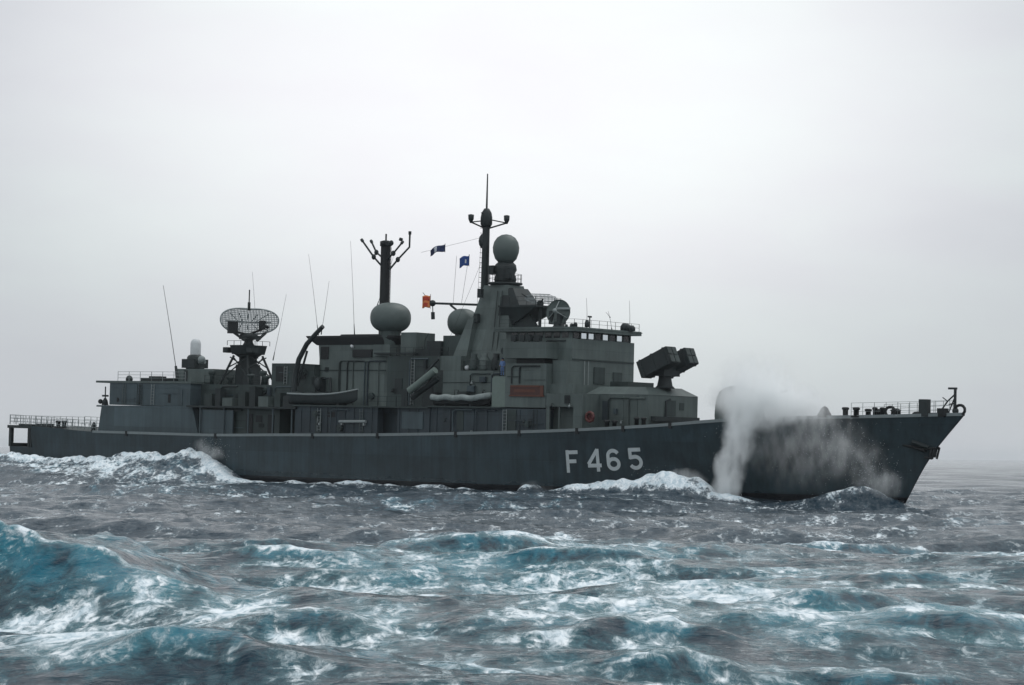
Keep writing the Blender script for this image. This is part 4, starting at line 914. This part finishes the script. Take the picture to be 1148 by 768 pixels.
for (cx, cy_, rx, ry), hh_ in (((9.2, 81.1, 1.7, 5.5), .75), ((9.8, 71.0, 1.2, 3.4), .5), ((4.0, 59.6, 1.1, 2.4), .45), ((0.7, 60.3, 1.6, 2.4), .45), ((0.4, 49.4, 1.1, 1.7), .45), ((12.4, 62.3, 1.7, 3.2), .6), ((14.3, 79.7, 1.8, 3.7), .5), ((-1.2, 105.0, 3.0, 8.3), .95), ((3.1, 91.8, 2.1, 4.9), .6), ((-8.4, 91.6, 2.1, 4.2), .5), ((4.1, 53.6, 1.4, 1.9), .4), ((-5.3, 60.7, 1.1, 1.8), .4), ((8.7, 52.7, 1.6, 1.9), .4), ((-2.5, 51.1, 1.2, 1.3), .3), ((23.0, 109.3, 2.5, 5.0), .6), ((18.1, 121.4, 3.3, 4.9), .5), ((-3.5, 75.8, 2.3, 3.4), .4)):
    w_ = rx * 1.9; hh_ *= .8
    t, h, w = ridge([(cx - w_, cy_ + .5, 0), (cx - .45 * w_, cy_ + .2, hh_ * .8), (cx, cy_, hh_), (cx + .5 * w_, cy_ - .2, hh_ * .7), (cx + w_, cy_ - .9, 0)], .9 + hh_ * 1.2, 1.6 + hh_ * 2)
    hm_ = S(h, .05, .35)
    aer = np.maximum(aer, hm_ * np.exp(-((t + .5) / 1.) ** 2) * .8); calm = np.maximum(calm, .8 * hm_ * np.exp(-((t + .7) / .9) ** 2)); foam = np.maximum(foam, .62 * hm_ * np.exp(-((t - .5) / 1.1) ** 2)); foam = np.maximum(foam, .5 * hm_ * np.exp(-((t + 2.2) / 1.1) ** 2))
# churned water: foam and trapped air left by broken crests
for (cx, cy_, rx, ry), fo, ae in (((-8.4, 54.9, 3.2, 5.1), .66, .5), ((-7.8, 64.6, 2.0, 6.3), .48, .4), ((-11.2, 111.8, 3.0, 7.3), .58, .55), ((-6.0, 82.0, 4.1, 7.3), .5, .3), ((-0.5, 122.3, 5.6, 11.2), .66, .7), ((-3.1, 90.2, 4.9, 9.6), .4, .6),
        ((2.6, 85.2, 3.9, 9.8), .5, .45), ((10.0, 93.6, 3.6, 6.5), .6, .7), ((6.4, 76.5, 4.1, 8.4), .62, .5), ((14.3, 85.1, 4.3, 6.6), .52, .45), ((9.1, 66.0, 5.1, 8.1), .5, .65), ((3.2, 64.9, 3.7, 6.3), .56, .45), ((-8.5, 49.6, 2.7, 3.6), .55, .6),
        ((12.7, 64.9, 2.2, 5.6), .5, .6), ((-3.9, 60.4, 3.3, 6.1), .42, .25), ((5.6, 52.3, 4.8, 4.1), .36, .2), ((-0.9, 49.6, 3.4, 2.9), .42, .2), ((-6.1, 105.4, 8.1, 9.3), .3, .35), ((-15.3, 78.2, 2.7, 5.1), .05, .6), ((5.4, 108.8, 6.7, 7.9), .4, .4), ((18.0, 92.2, 2.8, 5.0), .45, .4), ((-30.1, 210.9, 17.8, 18.6), .3, .15), ((-6.7, 189.8, 19.0, 15.1), .2, .1), ((32.4, 159.8, 4.9, 8.6), .35, .15), ((-4.4, 52.4, 3.2, 3.2), .4, .2), ((1.4, 53.2, 3.1, 2.4), .35, .2)):
    d = ((x0 - cx) / rx) ** 2 + ((y0 - cy_) / ry) ** 2
    m_ = np.exp(-d * .9); foam = np.maximum(foam, (fo + .04) * m_ * (1 - .85 * calm)); aer = np.maximum(aer, (ae + .32) * m_)
foam = np.maximum(foam, .6 * (1 - calm) * S(curv, .5, .95) * S(RR, 6, 30))
foam = np.maximum(foam, .22 * S(RR, 600, 220))
fz = np.clip(foam, 0, 1) ** 1.5
for i in range(26):
    lam = .8 * 4.5 ** rng.random(); k = 2 * math.pi / lam; th = rng.random() * 2 * math.pi; ph = rng.random() * 7
    z += fz * (.014 + .02 * S(RR, 90, 170)) * lam ** .8 * S(lam / spacing, 1.5, 3.) * np.abs(np.cos((math.cos(th) * x0 + math.sin(th) * y0) * k / 2 + ph)) - fz * .012
xs_, ys_ = x0 + dxs, y0 + dys
nr_, nc_ = x0.shape
co = np.stack([xs_, ys_, z], -1).reshape(-1, 3).astype(np.float32)
idx = np.arange(nr_ * nc_).reshape(nr_, nc_)
f4 = np.stack([idx[:-1, :-1], idx[1:, :-1], idx[1:, 1:], idx[:-1, 1:]], -1).reshape(-1, 4)[:, ::-1]
me = bpy.data.meshes.new('sea')
me.vertices.add(len(co)); me.vertices.foreach_set('co', co.ravel())
me.loops.add(f4.size); me.loops.foreach_set('vertex_index', f4.ravel().astype(np.int32))
me.polygons.add(len(f4)); me.polygons.foreach_set('loop_start', np.arange(0, f4.size, 4, dtype=np.int32))
me.polygons.foreach_set('use_smooth', np.ones(len(f4), bool))
for nme, arr in (('foam', foam), ('air', aer)):
    at_ = me.attributes.new(nme, 'FLOAT', 'POINT'); at_.data.foreach_set('value', np.clip(arr, 0, 1.4).ravel().astype(np.float32))
me.update(); me.validate()
sea = bpy.data.objects.new('sea_water', me); col.objects.link(sea); sea['kind'] = 'structure'

m, nt, b = newmat('sea_water')
def attr(n_): a = nn(nt, 'ShaderNodeAttribute'); a.attribute_name = n_; return a.outputs['Fac']
fo, ae = attr('foam'), attr('air')
n1 = noise(nt, .62, 9, .64, .7, (1, .4, 1)); n2 = noise(nt, 2.6, 6, .68, .9, (1, .42, 1)); n3 = noise(nt, .16, 4, .55, .4)
# lace: thin bright walls between dark cells
tcn = nn(nt, 'ShaderNodeTexCoord'); wv = nn(nt, 'ShaderNodeTexNoise'); wv.inputs['Scale'].default_value = .9; wv.inputs['Detail'].default_value = 4
nt.links.new(tcn.outputs['Object'], wv.inputs[0])
wadd = nn(nt, 'ShaderNodeVectorMath', operation='MULTIPLY_ADD'); nt.links.new(wv.outputs['Color'], wadd.inputs[0]); wadd.inputs[1].default_value = (2.2, 2.2, 1); nt.links.new(tcn.outputs['Object'], wadd.inputs[2])
def lace(scale):
    vo = nn(nt, 'ShaderNodeTexVoronoi', feature='DISTANCE_TO_EDGE'); vo.inputs['Scale'].default_value = scale
    nt.links.new(wadd.outputs[0], vo.inputs['Vector']); return mapr(nt, vo.outputs['Distance'], 0., .34, 1., 0.)
lc = mth(nt, 'MAXIMUM', lace(.75), mth(nt, 'MULTIPLY', lace(1.9), .75))
tex = mth(nt, 'ADD', mth(nt, 'MULTIPLY', mth(nt, 'SUBTRACT', n1, .5), 1.5), mth(nt, 'ADD', mth(nt, 'MULTIPLY', mth(nt, 'SUBTRACT', n2, .5), .9), mth(nt, 'MULTIPLY', mth(nt, 'SUBTRACT', lc, .45), .36)))
tex = mth(nt, 'ADD', tex, mth(nt, 'MULTIPLY', mth(nt, 'SUBTRACT', n3, .5), .8))
solid = mth(nt, 'ADD', fo, mth(nt, 'MULTIPLY', tex, mapr(nt, fo, .0, 1.3, 1., .75)))
fmask = mapr(nt, solid, .40, .80)
fmask = mth(nt, 'MULTIPLY', fmask, mapr(nt, fo, .02, .22))
oc = nn(nt, 'ShaderNodeTexCoord'); osx = nn(nt, 'ShaderNodeSeparateXYZ'); nt.links.new(oc.outputs['Object'], osx.inputs[0])
wake = mapr(nt, osx.outputs[1], 80, 150, .03, .27)                   # thin film of old foam drifting in the ship's lee
film = mth(nt, 'MULTIPLY', mapr(nt, mth(nt, 'ADD', fo, mth(nt, 'MULTIPLY', tex, .5)), .0, .8), wake)
fm = mth(nt, 'MAXIMUM', fmask, film)
airm = mapr(nt, mth(nt, 'ADD', ae, mth(nt, 'MULTIPLY', mth(nt, 'SUBTRACT', n1, .5), 2.8)), .3, 1.05)
deep = mixc(nt, airm, (.0003, .015, .029), (.0003, .095, .142))
milk = mth(nt, 'MULTIPLY', mapr(nt, mth(nt, 'ADD', fo, mth(nt, 'MULTIPLY', tex, .55)), .12, .62), mapr(nt, osx.outputs[1], 100, 135, .4, 0.))   # pale water full of bubbles round the foam
deep = mixc(nt, milk, deep, (.11, .33, .37))
colr = mixc(nt, fm, deep, mixc(nt, mapr(nt, n2, .3, .7), (.42, .53, .59), (.85, .88, .9)))
nt.links.new(colr, b.inputs['Base Color'])
nt.links.new(mapr(nt, fm, 0, .8, .07, .8), b.inputs['Roughness'])
b.inputs['IOR'].default_value = 1.333; b.inputs['Specular IOR Level'].default_value = .2
bump = nn(nt, 'ShaderNodeBump'); bump.inputs['Strength'].default_value = 1.; bump.inputs['Distance'].default_value = .17
w1 = noise(nt, 1.1, 7, .6, .5, (.8, 1.15, 1)); w2 = noise(nt, 5., 4, .6, .3)
nt.links.new(mth(nt, 'ADD', mth(nt, 'ADD', mth(nt, 'MULTIPLY', w1, 1.), mth(nt, 'MULTIPLY', w2, .16)), mth(nt, 'MULTIPLY', fm, .35)), bump.inputs['Height'])
nt.links.new(bump.outputs[0], b.inputs['Normal'])
me.materials.append(m)

# ------------------------------------------------------------------ spray: clouds of droplets as volumes in tight envelopes
def spray(name, blobs, label=None, rate=.25):
    env = MB()
    for c, r_, d in blobs:
        e = MB().ball((0, 0, 0), (1, 1), 18, 12); env.add([(c[0] + p[0] * r_[0], c[1] + p[1] * r_[1], c[2] + p[2] * r_[2]) for p in e.v], e.f)
    m = bpy.data.materials.new(name); m.use_nodes = True; nt = m.node_tree; nt.nodes.clear()
    out = nn(nt, 'ShaderNodeOutputMaterial'); pv = nn(nt, 'ShaderNodeVolumePrincipled')
    pv.inputs['Color'].default_value = (.985, .99, .99, 1); pv.inputs['Anisotropy'].default_value = .15
    g = nn(nt, 'ShaderNodeTexCoord'); P_ = g.outputs['Object']
    wn = nn(nt, 'ShaderNodeTexNoise'); wn.inputs['Scale'].default_value = .45; wn.inputs['Detail'].default_value = 5; nt.links.new(P_, wn.inputs[0])
    wp = nn(nt, 'ShaderNodeVectorMath', operation='MULTIPLY_ADD'); nt.links.new(wn.outputs['Color'], wp.inputs[0]); wp.inputs[1].default_value = (2.2, .9, 2.2); nt.links.new(P_, wp.inputs[2])
    wq = nn(nt, 'ShaderNodeVectorMath', operation='SUBTRACT'); nt.links.new(wp.outputs[0], wq.inputs[0]); wq.inputs[1].default_value = (1.1, .45, 1.1)
    tot = None
    for c, r_, d in blobs:
        s1 = nn(nt, 'ShaderNodeVectorMath', operation='SUBTRACT'); nt.links.new(wq.outputs[0], s1.inputs[0]); s1.inputs[1].default_value = c
        s2_ = nn(nt, 'ShaderNodeVectorMath', operation='DIVIDE'); nt.links.new(s1.outputs[0], s2_.inputs[0]); s2_.inputs[1].default_value = r_
        ln = nn(nt, 'ShaderNodeVectorMath', operation='LENGTH'); nt.links.new(s2_.outputs[0], ln.inputs[0])
        q = mapr(nt, ln.outputs['Value'], .15, .98, d, 0.); tot = q if tot is None else mth(nt, 'ADD', tot, q)
    dn = nn(nt, 'ShaderNodeTexNoise'); dn.inputs['Scale'].default_value = .9; dn.inputs['Detail'].default_value = 8; dn.inputs['Roughness'].default_value = .6
    stm = nn(nt, 'ShaderNodeMapping'); stm.inputs['Rotation'].default_value = (0, R(35), 0); stm.inputs['Scale'].default_value = (1.5, 1., .55); nt.links.new(P_, stm.inputs[0]); nt.links.new(stm.outputs[0], dn.inputs[0])
    tot = mth(nt, 'MULTIPLY', tot, mapr(nt, dn.outputs[0], .34, .68, .2, 1.8))
    nt.links.new(tot, pv.inputs['Density']); nt.links.new(pv.outputs[0], out.inputs['Volume'])
    try: m.cycles.volume_step_rate = rate
    except Exception: pass
    o = env.build(name, m); o.matrix_world = SHIP; o['kind'] = 'stuff'
    rm = o.modifiers.new('remesh', 'REMESH'); rm.mode = 'VOXEL'; rm.voxel_size = .3
    return o
spray('bow_spray', [((45.91, -8.20, 2.41), (1.9, 1.2, 1.7), 1.5), ((46.43, -8.20, 4.24), (1.8, 1.2, 2.4), 2.), ((47.00, -8.00, 6.62), (1.9, 1.2, 2.8), 1.8), ((47.14, -7.60, 8.92), (2.4, 1.4, 2.8), 1.6), ((47.73, -7.00, 10.76), (4.8, 2.0, 3.2), 1.),
    ((47.60, -6.00, 12.29), (5.4, 2.2, 3.), .34), ((50.65, -6.00, 10.26), (5.2, 1.8, 2.4), 1.2), ((49.27, -7.00, 9.59), (5, 1.8, 2.2), .9), ((53.12, -5.80, 9.36), (4, 1.5, 1.8), .45), ((43.77, -4.50, 10.38), (3., 1.8, 2.2), .5), ((46.71, -6.00, 10.06), (3.2, 1.6, 2.4), .6),
    ((50.26, -7.00, 6.94), (6, .9, 4.6), .13), ((52.98, -6.60, 6.00), (7, .9, 4.6), .17), ((55.30, -6.00, 7.07), (5.4, .9, 3.8), .17), ((57.33, -5.60, 5.27), (4.6, .9, 2.6), .26), ((59.67, -5.00, 3.50), (3.2, .9, 1.7), .45)])
spray('wave_spray', [((25.07, -8.60, 1.75), (2.4, .8, .8), .2), ((-18.85, -9.40, 3.89), (2.4, .8, 1.0), .3), ((-20.69, -9.00, 4.60), (1.5, .7, 1.3), .2), ((-2.85, -9.00, 0.95), (1.6, .8, .7), .4), ((42.12, -8.60, 3.31), (2.6, .9, .9), .4)])
dp = MB(); OCT = [(1, 0, 0), (-1, 0, 0), (0, 1, 0), (0, -1, 0), (0, 0, 1), (0, 0, -1)]; OF = [(0, 2, 4), (2, 1, 4), (1, 3, 4), (3, 0, 4), (2, 0, 5), (1, 2, 5), (3, 1, 5), (0, 3, 5)]
for c, r_, n_ in (((46.44, -8.20, 3.85), (1.5, 1., 3), 500), ((47.19, -7.80, 8.60), (2.2, 1.2, 3.), 500), ((50.05, -6.50, 9.85), (5, 1.6, 2.2), 500), ((55.44, -6.20, 6.45), (6, .8, 3.6), 500), ((59.01, -5.40, 4.24), (3, .8, 2.2), 400), ((39.82, -8.80, 3.32), (3., .9, .8), 200), ((-19.22, -9.20, 4.35), (3, 1, 1.1), 250)):
    for _ in range(n_):
        p = [random.gauss(0, .45) * q for q in r_]; s_ = random.uniform(.01, .026)
        dp.add([(c[0] + p[0] + a[0] * s_, c[1] + p[1] + a[1] * s_, c[2] + p[2] + a[2] * s_) for a in OCT], OF)
dr = dp.build('spray_droplets', plain('spray_droplet', (.75, .78, .78), .3)); dr.matrix_world = SHIP; dr['kind'] = 'stuff'

# ------------------------------------------------------------------ the air: one closed box of thin haze
HZ = 15600
hz = MB().box((-HZ, -HZ, -8), (HZ, HZ, 42)).build('haze', None) if False else MB().box((-HZ, -HZ, -8), (HZ, HZ, 42))
hm_ = bpy.data.materials.new('haze'); hm_.use_nodes = True; nt = hm_.node_tree; nt.nodes.clear()
out = nn(nt, 'ShaderNodeOutputMaterial'); pv = nn(nt, 'ShaderNodeVolumePrincipled')
pv.inputs['Color'].default_value = (.92, .94, .97, 1); pv.inputs['Density'].default_value = .00006; pv.inputs['Anisotropy'].default_value = .1
nt.links.new(pv.outputs[0], out.inputs['Volume'])
hz = hz.build('haze', hm_); hz['kind'] = 'stuff'
